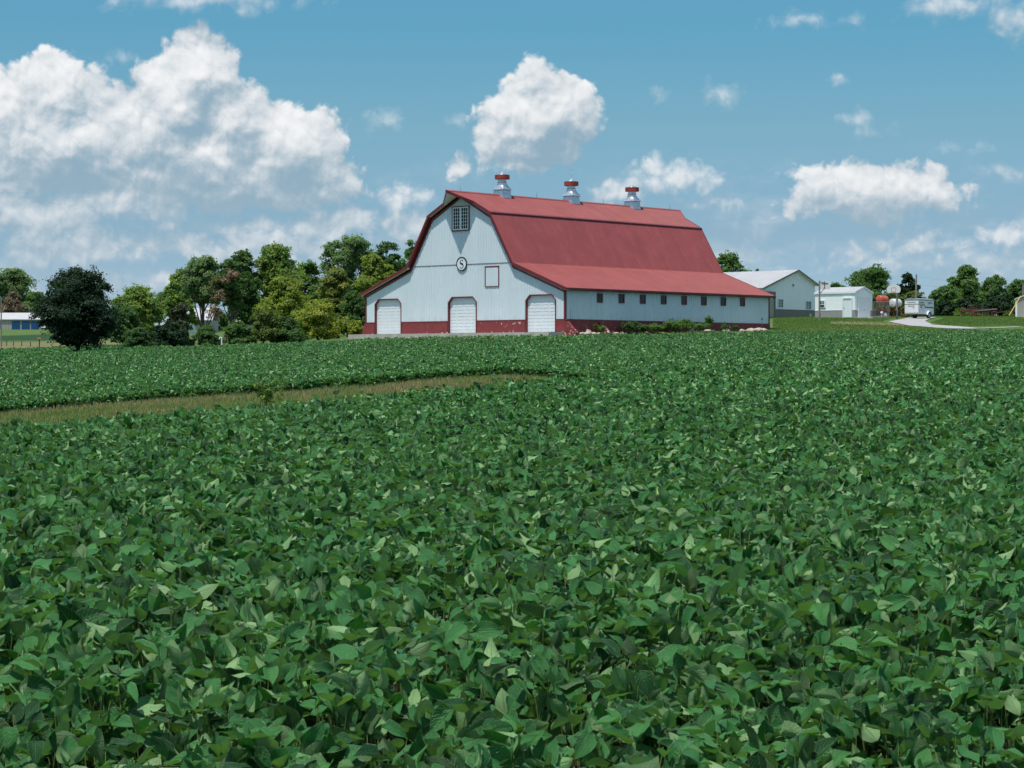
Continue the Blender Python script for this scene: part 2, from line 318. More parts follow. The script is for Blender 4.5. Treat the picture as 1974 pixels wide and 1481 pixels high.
M_WROOF = mat("white_roof_steel", (0.54, 0.53, 0.53), 0.42, var=0.05, scale=0.5)
M_TAUPE = mat("taupe_wainscot_steel", (0.21, 0.195, 0.18), 0.5, var=0.05)
M_LTAUPE = mat("light_grey_wainscot_steel", (0.33, 0.32, 0.30), 0.5, var=0.05)
M_GREYTRIM = mat("grey_trim", (0.17, 0.165, 0.16), 0.5, var=0.06)
M_TAN = mat("tan_siding", (0.36, 0.34, 0.30), 0.55, var=0.06)
M_REDTANK = mat("faded_red_tank_paint", (0.62, 0.10, 0.065), 0.5, var=0.22, scale=3.0, fn=streaks(0.4, (0.55, 0.20, 0.14), 4, 1))
M_WTANK = mat("white_tank_paint", (0.70, 0.72, 0.72), 0.32, var=0.06, metal=0.15)
M_REDSTEEL = mat("red_stand_paint", (0.42, 0.05, 0.055), 0.6, var=0.25)
M_RUST = mat("rusty_steel", (0.16, 0.060, 0.040), 0.85, var=0.5, scale=7, bump=0.4)
M_REDRUST = mat("red_implement_paint", (0.17, 0.050, 0.045), 0.7, var=0.4, scale=5)
M_TRAILER = mat("white_trailer_skin", (0.80, 0.81, 0.82), 0.35, var=0.04, fn=streaks(0.25, (0.50, 0.49, 0.46), 5, 0.8))
M_RUBBER = mat("tyre_rubber", (0.020, 0.020, 0.020), 0.8)
M_HUB = mat("wheel_hub_white", (0.55, 0.60, 0.65), 0.4)
M_TEXT = mat("dark_lettering", (0.050, 0.065, 0.090), 0.5)
M_STRIPE = mat("maroon_stripe", (0.24, 0.018, 0.018), 0.4)
M_BLUE = mat("blue_door_paint", (0.012, 0.075, 0.21), 0.4, var=0.08)
M_BLUETRIM = mat("blue_trim_paint", (0.02, 0.08, 0.22), 0.4)
M_YEL = mat("yellow_plastic", (0.72, 0.42, 0.06), 0.5)
M_SIGNY = mat("yellow_sign_face", (0.62, 0.50, 0.05), 0.5)
M_WOODDK = mat("dark_fence_wood", (0.075, 0.06, 0.045), 0.9, var=0.3)
M_WIRE = mat("wire_steel", (0.22, 0.24, 0.25), 0.5, metal=0.6)
M_BOARD = mat("white_backboard", (0.72, 0.70, 0.70), 0.45, var=0.03)
M_ORANGE = mat("orange_rim_paint", (0.55, 0.12, 0.04), 0.5)
M_PLANK = mat("grey_weathered_planks", (0.30, 0.25, 0.235), 0.9, var=0.35, scale=6)
def gravel(t, P_, c, b):
    n = t.noise(P_, 0.55, 4, 0.6); return t.mix(t.m('MULTIPLY', t.ss(n, 0.5, 0.75), 0.45), c, (0.24, 0.22, 0.17, 1))
M_GRAVEL = mat("white_gravel", (0.40, 0.39, 0.39), 0.95, var=0.2, scale=9, bump=0.8, bscale=30, fn=gravel)

# ground: one sheet, its own colours (soil, lawn, dry grass) in an attribute
gm = bpy.data.materials.new("earth_and_grass"); gm.use_nodes = True; t = NT(gm.node_tree); b = gm.node_tree.nodes['Principled BSDF']
za = t.node('ShaderNodeAttribute', attribute_name='zone'); zs = t.node('ShaderNodeSeparateColor'); t.l.new(za.outputs['Color'], zs.inputs[0])
P_ = t.node('ShaderNodeTexCoord').outputs['Object']
n1 = t.noise(P_, 0.22, 6, 0.65); n2 = t.noise(P_, 2.2, 7, 0.7); n3 = t.noise(P_, 12.0, 4, 0.6)
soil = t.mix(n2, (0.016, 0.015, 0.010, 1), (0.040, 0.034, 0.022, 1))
lawn = t.mix(t.ss(t.m('ADD', t.m('MULTIPLY', n2, .55), t.m('MULTIPLY', n3, .45)), 0.36, 0.64), (0.040, 0.095, 0.020, 1), (0.135, 0.215, 0.065, 1))
lawn = t.mix(t.m('MULTIPLY', t.ss(n1, 0.48, 0.68), 0.55), lawn, (0.21, 0.19, 0.085, 1))
dry = t.mix(t.ss(n2, 0.35, 0.65), (0.27, 0.20, 0.125, 1), (0.17, 0.165, 0.07, 1))
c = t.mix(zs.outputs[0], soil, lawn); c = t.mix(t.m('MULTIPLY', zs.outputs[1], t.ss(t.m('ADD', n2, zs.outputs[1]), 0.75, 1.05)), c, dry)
c = t.mix(zs.outputs[2], c, t.mix(n2, (0.020, 0.055, 0.020, 1), (0.040, 0.095, 0.035, 1)))
t.put(b.inputs['Base Color'], c); b.inputs['Roughness'].default_value = 0.95; b.inputs['Specular IOR Level'].default_value = 0.1
bn = t.node('ShaderNodeBump'); bn.inputs['Strength'].default_value = 0.8; bn.inputs['Distance'].default_value = 0.08
t.l.new(n3, bn.inputs['Height']); t.l.new(bn.outputs[0], b.inputs['Normal'])

SOY = leaf_mat("soybean_leaf", (0.044, 0.180, 0.046), (0.270, 0.430, 0.180), 0.13, True, 0.32, 0.26, 0.90)
SOYF = leaf_mat("soybean_leaf_far", (0.042, 0.172, 0.044), (0.260, 0.420, 0.175), 0.13, False, 0.36, 0.24, 0.90)
M_STEM = mat("green_leaf_stalk", (0.16, 0.22, 0.05), 0.6)
LV = dict(
 dark=leaf_mat("leaf_dark_green", (0.018, 0.048, 0.019), (0.030, 0.066, 0.026), 0.2),
 deep=leaf_mat("leaf_deep_green", (0.070, 0.140, 0.044), (0.105, 0.175, 0.066), 0.36),
 mid=leaf_mat("leaf_mid_green", (0.110, 0.200, 0.060), (0.150, 0.235, 0.095), 0.40),
 blue=leaf_mat("leaf_silver_green", (0.138, 0.218, 0.098), (0.210, 0.275, 0.165), 0.40),
 light=leaf_mat("leaf_light_green", (0.165, 0.250, 0.066), (0.200, 0.280, 0.100), 0.42),
 olive=leaf_mat("leaf_olive_green", (0.165, 0.205, 0.050), (0.190, 0.230, 0.070), 0.36),
 yel=leaf_mat("leaf_yellow_green", (0.240, 0.290, 0.058), (0.265, 0.310, 0.080), 0.40),
 cedar=leaf_mat("needle_brown_green", (0.065, 0.075, 0.036), (0.065, 0.075, 0.036), 0.12),
 brown=leaf_mat("leaf_dead_brown", (0.215, 0.160, 0.120), (0.23, 0.17, 0.13), 0.25),
 weed=leaf_mat("leaf_weed_green", (0.140, 0.225, 0.050), (0.17, 0.24, 0.08), 0.33),
)
GRASS = leaf_mat("grass_blade", (0.165, 0.240, 0.085), (0.17, 0.235, 0.085), 0.3)
GRASST = leaf_mat("grass_blade_dry", (0.320, 0.260, 0.180), (0.31, 0.25, 0.17), 0.3)

# ------------------------------------------------------------------ mesh helpers
def new_obj(name, me, parent=None):
    o = bpy.data.objects.new(name, me); COL.objects.link(o)
    if parent is not None: o.parent = parent
    return o
def tag(o, label=None, cat=None, group=None, kind=None):
    if label: o['label'] = label
    if cat: o['category'] = cat
    if group: o['group'] = group
    if kind: o['kind'] = kind
    return o
def thing(name, label, cat, loc=(0, 0, 0), rz=0.0, group=None):
    o = bpy.data.objects.new(name, None); COL.objects.link(o); o.location = loc; o.rotation_euler = (0, 0, rz)
    return tag(o, label, cat, group)
class MB:
    def __init__(s): s.v = []; s.f = []; s.mi = []; s.cur = 0
    def add(s, vs, fs):
        k = len(s.v); s.v += [tuple(map(float, q)) for q in vs]
        for q in fs: s.f.append([k + i for i in q]); s.mi.append(s.cur)
    def box(s, x0, x1, y0, y1, z0, z1):
        s.add([(x0,y0,z0),(x1,y0,z0),(x1,y1,z0),(x0,y1,z0),(x0,y0,z1),(x1,y0,z1),(x1,y1,z1),(x0,y1,z1)],
              [(0,3,2,1),(4,5,6,7),(0,1,5,4),(1,2,6,5),(2,3,7,6),(3,0,4,7)]); return s
    def prism(s, pts, vec):
        n = len(pts); vec = Vector(vec); a = [Vector(p) for p in pts]; b = [p + vec for p in a]
        nrm = Vector((0, 0, 0))
        for i in range(n): nrm += a[i].cross(a[(i + 1) % n])
        if nrm.dot(vec) > 0: a.reverse(); b.reverse()
        s.add(a + b, [tuple(range(n)), tuple(reversed(range(n, 2 * n)))] + [(i, i + n, (i + 1) % n + n, (i + 1) % n) for i in range(n)]); return s
    def tube(s, p0, p1, r0, r1=None, n=8, caps=True):
        r1 = r0 if r1 is None else r1; p0 = Vector(p0); p1 = Vector(p1); d = (p1 - p0).normalized()
        a = d.orthogonal().normalized(); b = d.cross(a)
        vs = [p0 + (a * math.cos(2*math.pi*i/n) + b * math.sin(2*math.pi*i/n)) * r0 for i in range(n)] + \
             [p1 + (a * math.cos(2*math.pi*i/n) + b * math.sin(2*math.pi*i/n)) * r1 for i in range(n)]
        fs = [(i, (i + 1) % n, (i + 1) % n + n, i + n) for i in range(n)]
        if caps: fs += [tuple(reversed(range(n))), tuple(range(n, 2 * n))]
        s.add(vs, fs); return s
    def beam(s, p0, p1, w, h, up=(0, 0, 1)):
        p0 = Vector(p0); p1 = Vector(p1); d = (p1 - p0).normalized(); up = Vector(up); sd_ = d.cross(up).normalized(); u = sd_.cross(d)
        c = [(-w/2, -h/2), (w/2, -h/2), (w/2, h/2), (-w/2, h/2)]
        vs = [p0 + sd_ * a + u * b for a, b in c] + [p1 + sd_ * a + u * b for a, b in c]
        s.add(vs, [(0, 3, 2, 1), (4, 5, 6, 7), (0, 1, 5, 4), (1, 2, 6, 5), (2, 3, 7, 6), (3, 0, 4, 7)]); return s
    def lathe(s, prof, c=(0, 0, 0), n=24, axis='z'):
        vs = []; fs = []
        for (r, z) in prof:
            for i in range(n):
                a = 2 * math.pi * i / n; q = (r * math.cos(a), r * math.sin(a), z)
                if axis == 'y': q = (q[0], q[2], q[1])
                vs.append((c[0] + q[0], c[1] + q[1], c[2] + q[2]))
        m = len(prof)
        for j in range(m - 1):
            for i in range(n):
                q = (j*n + i, j*n + (i+1) % n, (j+1)*n + (i+1) % n, (j+1)*n + i)
                fs.append(q if axis == 'z' else tuple(reversed(q)))
        e = [tuple(reversed(range(n))), tuple(range((m-1)*n, m*n))]
        fs += e if axis == 'z' else [tuple(reversed(q)) for q in e]
        s.add(vs, fs); return s
    def loft(s, rings):         # closed rings with the same point count
        n = len(rings[0]); vs = [p for r in rings for p in r]; fs = []
        for j in range(len(rings) - 1):
            for i in range(n): fs.append((j*n + i, j*n + (i+1) % n, (j+1)*n + (i+1) % n, (j+1)*n + i))
        fs += [tuple(reversed(range(n))), tuple(range((len(rings)-1)*n, len(rings)*n))]; s.add(vs, fs); return s
    def ribbon(s, A, B, vec):   # mitred band between two polylines, thickness vec
        for i in range(len(A) - 1):
            s.prism([A[i], A[i+1], B[i+1], B[i]], vec)
        return s
    def build(s, name, mats, parent=None, smooth=False, bevel=0.0):
        me = bpy.data.meshes.new(name); me.from_pydata(s.v, [], s.f)
        if not isinstance(mats, (list, tuple)): mats = [mats]
        for m_ in mats: me.materials.append(m_)
        me.polygons.foreach_set('material_index', s.mi)
        if smooth: me.polygons.foreach_set('use_smooth', [True] * len(s.f))
        me.update(); o = new_obj(name, me, parent)
        if bevel:
            md = o.modifiers.new('bevel', 'BEVEL'); md.width = bevel; md.segments = 2; md.limit_method = 'ANGLE'
        return o

def np_mesh(name, V, Fq, mats, parent=None, attrs=None, uv=None, smooth=False, midx=None):
    """V (n,3), Fq (m,k) faces of equal size"""
    me = bpy.data.meshes.new(name); n, (m_, k) = len(V), Fq.shape
    me.vertices.add(n); me.vertices.foreach_set('co', V.astype(np.float32).ravel())
    me.loops.add(m_ * k); me.loops.foreach_set('vertex_index', Fq.astype(np.int32).ravel())
    me.polygons.add(m_); me.polygons.foreach_set('loop_start', np.arange(0, m_ * k, k, dtype=np.int32))
    try: me.polygons.foreach_set('loop_total', np.full(m_, k, dtype=np.int32))
    except Exception: pass
    if not isinstance(mats, (list, tuple)): mats = [mats]
    for q in mats: me.materials.append(q)
    if midx is not None: me.polygons.foreach_set('material_index', midx.astype(np.int32))
    if smooth: me.polygons.foreach_set('use_smooth', np.ones(m_, dtype=bool))
    me.update(calc_edges=True)
    for an, arr in (attrs or {}).items():
        if arr.ndim == 1:
            a = me.attributes.new(an, 'FLOAT', 'POINT'); a.data.foreach_set('value', arr.astype(np.float32))
        else:
            a = me.color_attributes.new(an, 'FLOAT_COLOR', 'POINT'); a.data.foreach_set('color', arr.astype(np.float32).ravel())
    if uv is not None:
        l = me.uv_layers.new(name='UVMap'); l.data.foreach_set('uv', uv[Fq.ravel()].astype(np.float32).ravel())
    return new_obj(name, me, parent)

def unit(a): return a / np.maximum(1e-9, np.linalg.norm(a, axis=-1, keepdims=True))
def leaf_arrays(Pb, D, N, L, Wd, S_, droop, fold, tint, lod):
    """leaf blades: base points, directions, normals; returns V,F,uv,tint"""
    if lod == 0: s = np.linspace(0, 1, 6); tt = np.array([-1, -.5, 0, .5, 1])
    elif lod == 1: s = np.linspace(0, 1, 4); tt = np.array([-1, 0, 1])
    else: s = tt = None
    if s is not None:
        prof = np.sin(np.pi * np.clip(s, 0, 1) ** 0.72) ** 0.8 * (1 - 0.15 * s); prof[0] = 0.06; prof[-1] = 0.03
        ss, ttt = np.meshgrid(s, tt, indexing='ij'); pw = np.repeat(prof[:, None], len(tt), 1) * ttt
        ss = ss.ravel(); pw = pw.ravel(); tv = ttt.ravel(); k = len(ss)
        X = (Pb[:, None] + D[:, None] * (L[:, None] * ss)[..., None] + S_[:, None] * (Wd[:, None] * pw)[..., None]
             + N[:, None] * (-droop[:, None] * L[:, None] * ss ** 2 + fold[:, None] * Wd[:, None] * np.abs(pw)
                             + 0.05 * L[:, None] * np.sin(ss * 9 + tint[:, None] * 40) * np.abs(tv))[..., None])
        a, b_ = len(s), len(tt)
        q = np.array([[i*b_ + j, i*b_ + j + 1, (i+1)*b_ + j + 1, (i+1)*b_ + j] for i in range(a-1) for j in range(b_-1)])
        uvt = np.stack([0.5 + 0.5 * tv, ss], 1)
    else:
        ss = np.array([0, .42, 1.0, .42]); pw = np.array([0, -1, 0, 1.]); k = 4
        X = (Pb[:, None] + D[:, None] * (L[:, None] * ss)[..., None] + S_[:, None] * (Wd[:, None] * pw)[..., None]
             + N[:, None] * (-droop[:, None] * L[:, None] * ss ** 2 + fold[:, None] * Wd[:, None] * np.abs(pw))[..., None])
        q = np.array([[0, 3, 2], [0, 2, 1]]) if lod == 2 else np.array([[0, 3, 2, 1]])
        if lod == 2: pass
        uvt = np.stack([0.5 + 0.5 * pw, ss], 1)
    n = len(Pb); Fq = (q[None] + (np.arange(n) * k)[:, None, None]).reshape(-1, q.shape[1])
    return X.reshape(-1, 3), Fq, np.tile(uvt, (n, 1)), np.repeat(tint, k)

# ------------------------------------------------------------------ ground sheet
def zone_of(x, y):
    u = CX + F * x / np.maximum(y, 1); u = np.where(y > 1, u, 987); d = np.hypot(x, y)
    fe = F_END(u); strip = (d > S_NEAR(u) - .5) & (d < S_FAR(u) + .8) & (u < 1235)
    lawn = (d > fe + 0.6) | strip
    dry = np.zeros_like(x)
    dry = np.where((u > 1600) & (u < 1750) & (d > 205) & (d < 216), 0.85, dry)
    dry = np.where((u > 1480) & (u < 1640) & (d > 196) & (d < 210), 0.45, dry)
    dry = np.where((u < 240) & (d > 232) & (d < 292), 0.75, dry)
    dry = np.where(strip, 0.6, dry)
    dry = np.where((u > 1830) & (d > 222) & (d < 232), 0.35, dry)
    crop = ((u < 300) & (d > 150) & (d < 229)) | ((u < 300) & (d > 300) & (d < 384))
    return np.stack([lawn.astype(float), dry, crop.astype(float), np.ones_like(x)], -1)
th = np.concatenate([np.radians(np.linspace(-180, -20, 33)[:-1]), np.radians(np.linspace(-20, 20, 401)), np.radians(np.linspace(20, 180, 33)[1:])])
rr = np.concatenate([[0.05], np.geomspace(2, 20, 24), np.linspace(20.8, 70, 90), np.linspace(70.7, 260, 260), np.geomspace(263, 9000, 60)])
TH, RR = np.meshgrid(th, rr); gx = RR * np.sin(TH); gy = RR * np.cos(TH); gz = T(gx, gy)
nr, nt = RR.shape
ii = np.arange(nr - 1)[:, None] * nt + np.arange(nt - 1)[None]
fq = np.stack([ii, ii + 1, ii + nt + 1, ii + nt], -1).reshape(-1, 4)[:, ::-1]
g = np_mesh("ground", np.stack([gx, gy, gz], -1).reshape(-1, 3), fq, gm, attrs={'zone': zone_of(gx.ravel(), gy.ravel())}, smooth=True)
tag(g, kind='structure')

def draped(name, outline, m_, lift=0.03, step=1.0):      # sheet over the terrain from an outline of (x,y)
    n = len(outline)//2; A = outline[:n]; B = list(reversed(outline[n:]))
    vs = []; fs = []; K = 10; J = 14; rows = []
    for i in range(n - 1):
        for j in range(J + (1 if i == n - 2 else 0)):
            f0 = j / J; a = Vector(A[i]).lerp(Vector(A[i+1]), f0); b_ = Vector(B[i]).lerp(Vector(B[i+1]), f0)
            rows.append([a.lerp(b_, k / K) for k in range(K + 1)])
    for r in rows:
        for p in r: vs.append((p.x, p.y, T1(p.x, p.y) + lift))
    for i in range(len(rows) - 1):
        for k in range(K): fs.append((i*(K+1)+k, i*(K+1)+k+1, (i+1)*(K+1)+k+1, (i+1)*(K+1)+k))
    me = bpy.data.meshes.new(name); me.from_pydata(vs, [], fs); me.materials.append(m_); me.update()
    me.polygons.foreach_set('use_smooth', [True]*len(fs))
    if sum(p.normal.z for p in me.polygons) < 0: me.flip_normals()
    return tag(new_obj(name, me), kind='structure')
def h2(px, py, d0=196): p = hit(px, py, d0); return (p.x, p.y)
up_ = [(1806, 612.3), (1792, 615.5), (1783, 620), (1798, 627.2), (1850, 630.5), (1885, 633.5), (1960, 631.0)]
lo_ = [(1752, 612.8), (1741, 615.8), (1712, 621.2), (1752, 629), (1818, 634.0), (1870, 634.8), (1965, 632.2)]
draped("gravel_driveway", [h2(*p) for p in up_] + [h2(*p) for p in reversed(lo_)], M_GRAVEL, 0.05)

# ------------------------------------------------------------------ soybean crop
def noise2(x, y, s, seed=0):
    r = np.random.default_rng(seed); out = np.zeros_like(x)
    for k in range(6):
        a = r.uniform(0, 2*np.pi); f = s * r.uniform(0.6, 1.8); p = r.uniform(0, 6.28)
        out += np.sin((x*np.cos(a) + y*np.sin(a)) * f + p + 1.3*np.sin((x*np.sin(a) - y*np.cos(a)) * f * .7 + p*2))
    return out / 6
def crop_points(d0, d1, dens, ulo=-40, uhi=2014, which='near'):
    h0 = (ulo - CX) / F; h1 = (uhi - CX) / F
    M_ = 1.7 if d0 < 46 else .8               # metres of crop beyond the view, for a step to the side
    wid = lambda q: (h1 - h0) * q + 2 * M_
    n = int(wid(d1) * (d1 - d0) * dens); y = RNG.uniform(d0, d1, n); y = y[RNG.uniform(0, 1, n) < wid(y) / wid(d1)]
    x = RNG.uniform(0, 1, len(y)) * wid(y) + h0 * y - M_
    # rows 0.38 m apart, seen faintly
    u = CX + F * x / y; e = F_END(u) + noise2(x, y, 1.1, 5) * .25
    near = y < S_NEAR(u) + noise2(x, y, .9, 6) * .5; far = y > S_FAR(u) + noise2(x, y, .9, 7) * .5
    right = u > 1245
    if which == 'near': k = (y < e) & (near | right)
    else: k = (y < e) & far & ~right
    return x[k], y[k]
def trifoliate(x, y, lod, szmul=1.0, low=False):
    n = len(x); z0 = T(x, y)
    und = noise2(x, y, 2.6, 1) * 0.06 + noise2(x, y, 0.7, 2) * 0.05 + noise2(x, y, 9.0, 3) * 0.12 + noise2(x, y, 19.0, 8) * 0.09 - .03
    dep = RNG.beta(0.9, 2.0, n)
    zt = z0 + HC + und - dep * (HC - 0.08)
    if szmul > 1.3: zt = zt - .16
    if low: zt = z0 + RNG.uniform(.03, .30, n)
    uu = CX + F * x / y; ee = np.clip((y - S_FAR(uu)) / 9.0, 0, 1); dropz = np.where((uu < 1250) & (y > S_FAR(uu) - .6), (1 - ee) * .26, 0)
    if not low: zt = np.maximum(zt - dropz, z0 + .04)
    # edge plants are a little lower
    tiltm = RNG.normal(0, 1, n)
    azm = RNG.uniform(0, 2*np.pi, n)
    # leaf plane: mostly face up, leaning to the sun, many lifted on edge
    steep = np.where(RNG.uniform(0, 1, n) < 0.52, RNG.uniform(0.70, 1.45, n), np.abs(RNG.normal(0, 0.45, n)))
    V, Fc, UV, TI, off = [], [], [], [], 0
    pt = np.clip(0.5 + 0.30 * RNG.normal(0, 1, n) + noise2(x, y, 0.35, 4) * .10, 0, 1)
    for k, dphi in enumerate((0.0, 1.25, -1.25)):
        ph = azm + dphi + RNG.normal(0, .22, n)
        st = np.clip(steep * (0.75 if k else 1.0) + RNG.normal(0, .18, n), -0.2, 1.6)
        sg = np.where(RNG.uniform(0, 1, n) < 0.78, 1.0, -1.0)           # tip up or tip hanging
        D = np.stack([np.cos(ph) * np.cos(st), np.sin(ph) * np.cos(st), sg * np.sin(st)], -1)
        N0 = np.stack([-np.cos(ph) * sg * np.sin(st), -np.sin(ph) * sg * np.sin(st), np.cos(st)], -1)
        S0 = np.cross(D, N0); ro = RNG.normal(0, 0.6, n)
        N = N0 * np.cos(ro)[:, None] + S0 * np.sin(ro)[:, None]; N = N * np.where(RNG.uniform(0, 1, n) < .16, -1, 1)[:, None]; S_ = np.cross(D, N)
        L = np.clip(RNG.normal(0.102, 0.024, n), .045, .17) * szmul * np.where(dep < .12, .95, 1.05); Wd = L * RNG.uniform(0.29, 0.38, n)
        hgt = np.where(sg > 0, -L * np.sin(st) * .55, L * np.sin(st) * .45)
        Pb = np.stack([x + np.cos(ph) * .018, y + np.sin(ph) * .018, zt + hgt], -1)
        dr = RNG.uniform(-.30, .45, n); fo = RNG.uniform(0.05, 1.0, n)
        ti = np.clip(pt + RNG.normal(0, .18, n), 0, 1)
        v, f, uv, tt_ = leaf_arrays(Pb, D, N, L, Wd, S_, dr, fo, ti, lod)
        V.append(v); Fc.append(f + off); UV.append(uv); TI.append(tt_); off += len(v)
    return np.concatenate(V), np.concatenate(Fc), np.concatenate(UV), np.concatenate(TI), (x, y, zt)
def stack(parts):
    V, Fc, UV, TI, off = [], [], [], [], 0
    for v, f, uv, ti in parts: V.append(v); Fc.append(f + off); UV.append(uv); TI.append(ti); off += len(v)
    return np.concatenate(V), np.concatenate(Fc), np.concatenate(UV), np.concatenate(TI)
def stalks(x, y, zt, r=0.0022):
    n = len(x); z0 = zt - 0.30; ax_ = RNG.uniform(0, 6.28, n)
    X = []; dx = np.stack([np.cos(ax_), np.sin(ax_), 0*ax_], -1) * r; dy = np.stack([-np.sin(ax_), np.cos(ax_), 0*ax_], -1) * r
    top = np.stack([x, y, zt], -1); lean = RNG.normal(0, .05, (n, 2)); bot = np.stack([x + lean[:, 0], y + lean[:, 1], z0], -1)
    V = np.stack([bot + dx, bot + dy - dx, bot - dy, top + dx, top + dy - dx, top - dy], 1).reshape(-1, 3)
    q = np.array([[0, 1, 4, 3], [1, 2, 5, 4], [2, 0, 3, 5]]); return V, (q[None] + (np.arange(n) * 6)[:, None, None]).reshape(-1, 4)

parts0 = []
x, y = crop_points(5.6, 20, 128); v, f, uv, ti, pp = trifoliate(x, y, 0, 1.14); parts0.append((v, f, uv, ti))
sv, sf = stalks(*pp)
x, y = crop_points(20, 46, 84); k = RNG.uniform(30, 46, len(y)) > y; x, y = x[k], y[k]; v, f, uv, ti, pp = trifoliate(x, y, 1, 1.08); parts0.append((v, f, uv, ti))
V, Fc, UV, TI = stack(parts0); n0 = len(Fc); mi = np.zeros(n0)
Fc = np.concatenate([Fc, sf + len(V)]); V = np.concatenate([V, sv]); UV = np.concatenate([UV, np.zeros((len(sv), 2))]); TI = np.concatenate([TI, np.full(len(sv), .5)])
mi = np.concatenate([mi, np.ones(len(sf))])
o = np_mesh("soybean_crop", V, Fc, [SOY, M_STEM], attrs={'tint': TI}, uv=UV, smooth=True, midx=mi)
tag(o, "dense dark green soybean leaves filling the near foreground of the field", "soybeans", kind='stuff')
x, y = crop_points(30, 80, 56); k = RNG.uniform(30, 46, len(y)) < y; x, y = x[k], y[k]; v, f, uv, ti, _ = trifoliate(x, y, 2, 1.12)
x2, y2 = crop_points(80, 212, 14); v2, f2, uv2, ti2, _ = trifoliate(x2, y2, 2, 1.35)
V, Fc, UV, TI = stack([(v, f, uv, ti), (v2, f2, uv2, ti2)])
o = np_mesh("soybean_crop", V, Fc, SOYF, attrs={'tint': TI}, uv=UV)
tag(o, "soybean field rising behind the near leaves to the grass by the white garage and trailer", "soybeans", kind='stuff')
x, y = crop_points(55, 95, 54, which='far'); v, f, uv, ti, _ = trifoliate(x, y, 2, 1.1)
x2, y2 = crop_points(95, 190, 18, which='far'); v2, f2, uv2, ti2, _ = trifoliate(x2, y2, 2, 1.35)
n = 20000; y3 = np.sqrt(RNG.uniform(146.0**2, 206.0**2, n)); x3 = RNG.uniform((-80 - CX)/F, (330 - CX)/F, n) * y3; v3, f3, uv3, ti3, _ = trifoliate(x3, y3, 2, 1.5)
n = 60000; u4 = RNG.uniform(-120, 1245, n); y4 = S_FAR(u4) + RNG.uniform(-.25, 1.6, n) + .3 * noise2(u4 * .05, u4 * 0, 1.0, 12); x4 = (u4 - CX) / F * y4; k = RNG.uniform(0, 1, n) < .5; v4, f4, uv4, ti4, _ = trifoliate(x4[k], y4[k], 2, 1.0, True)
V, Fc, UV, TI = stack([(v, f, uv, ti), (v2, f2, uv2, ti2), (v3, f3, uv3, ti3), (v4, f4, uv4, ti4)])
o = np_mesh("soybean_crop", V, Fc, SOYF, attrs={'tint': TI}, uv=UV)
tag(o, "soybean field between the dry grass strip and the red roofed barn", "soybeans", kind='stuff')

# dry grass in the waterway between the two fields
def blades(x, y, hgt, wid, tint, name, mats, label, cat, midx=None, kind='stuff', zoff=0.0):
    n = len(x); z = T(x, y) + zoff; a = RNG.uniform(0, 6.28, n); le = RNG.normal(0, .35, n); la = RNG.uniform(0, 6.28, n)
    base = np.stack([x, y, z - .02], -1); dx = np.stack([np.cos(a), np.sin(a), 0*a], -1) * (wid/2)[:, None]
    mid = base + np.stack([np.cos(la)*le*hgt*.35, np.sin(la)*le*hgt*.35, hgt*.55], -1); tip = base + np.stack([np.cos(la)*le*hgt, np.sin(la)*le*hgt, hgt], -1)
    V = np.stack([base - dx, base + dx, mid + dx*.8, mid - dx*.8, tip + dx*.15, tip - dx*.15], 1).reshape(-1, 3)
    q = np.array([[0, 1, 2, 3], [3, 2, 4, 5]]); Fq = (q[None] + (np.arange(n)*6)[:, None, None]).reshape(-1, 4)
    o = np_mesh(name, V, Fq, mats, attrs={'tint': np.repeat(tint, 6)}, midx=None if midx is None else np.repeat(midx, 2))
    tag(o, label, cat, kind=kind); return o
n = 200000; y = np.sqrt(RNG.uniform(33.0**2, 66.0**2, n)); x = RNG.uniform((-110 - CX)/F, (1245 - CX)/F, n) * y; u = CX + F*x/y
k = (y > S_NEAR(u) + .1) & (y < S_FAR(u) + .5); x, y = x[k], y[k]
pat = noise2(x, y, .55, 21); dryk = (RNG.uniform(0, 1, len(x)) < np.clip(0.30 + 1.0*pat + .5*noise2(x, y, 2.5, 24), .04, .9)).astype(float)
blades(x, y, RNG.uniform(.04, .15, len(x)) * (1 + .7*noise2(x, y, 1.6, 22) + .5*noise2(x, y, .5, 23)), RNG.uniform(.010, .024, len(x)), RNG.uniform(0, 1, len(x)),
       "grass", [GRASS, GRASST], "tan and green rough grass strip crossing between the two soybean fields", "grass", dryk)
# lawn grass by the buildings: short tufts
n = 110000; y = np.sqrt(RNG.uniform(188.0**2, 244.0**2, n)); x = RNG.uniform((1490 - CX)/F, (2060 - CX)/F, n) * y; u = CX + F*x/y
k = y > F_END(u) + 1.0
drv = [Vector((a, b)) for a, b in [h2((p[0]+q[0])/2, (p[1]+q[1])/2) for p, q in zip(up_, lo_)]]
def near_path(x, y, w_):
    m_ = np.full(len(x), 1e9)
    for i in range(len(drv)-1):
        a, b_ = np.array(drv[i]), np.array(drv[i+1]); ab = b_ - a; tt_ = np.clip(((x-a[0])*ab[0] + (y-a[1])*ab[1]) / (ab@ab), 0, 1)
        m_ = np.minimum(m_, np.hypot(x - a[0] - tt_*ab[0], y - a[1] - tt_*ab[1]))
    return m_ < w_
k &= ~near_path(x, y, 2.4); k &= ~((u > 1600) & (u < 1745) & (y > 205) & (y < 215) & (RNG.uniform(0, 1, n) < .85))
x, y = x[k], y[k]
blades(x, y, RNG.uniform(.04, .13, len(x)), RNG.uniform(.03, .09, len(x)), RNG.uniform(0, 1, len(x)), "grass", [LV['weed'], LV['mid']],
       "short mown grass around the white garage, trailer and gravel drive", "grass", (noise2(x, y, .3, 9) + RNG.normal(0, .3, len(x)) > .1).astype(float))

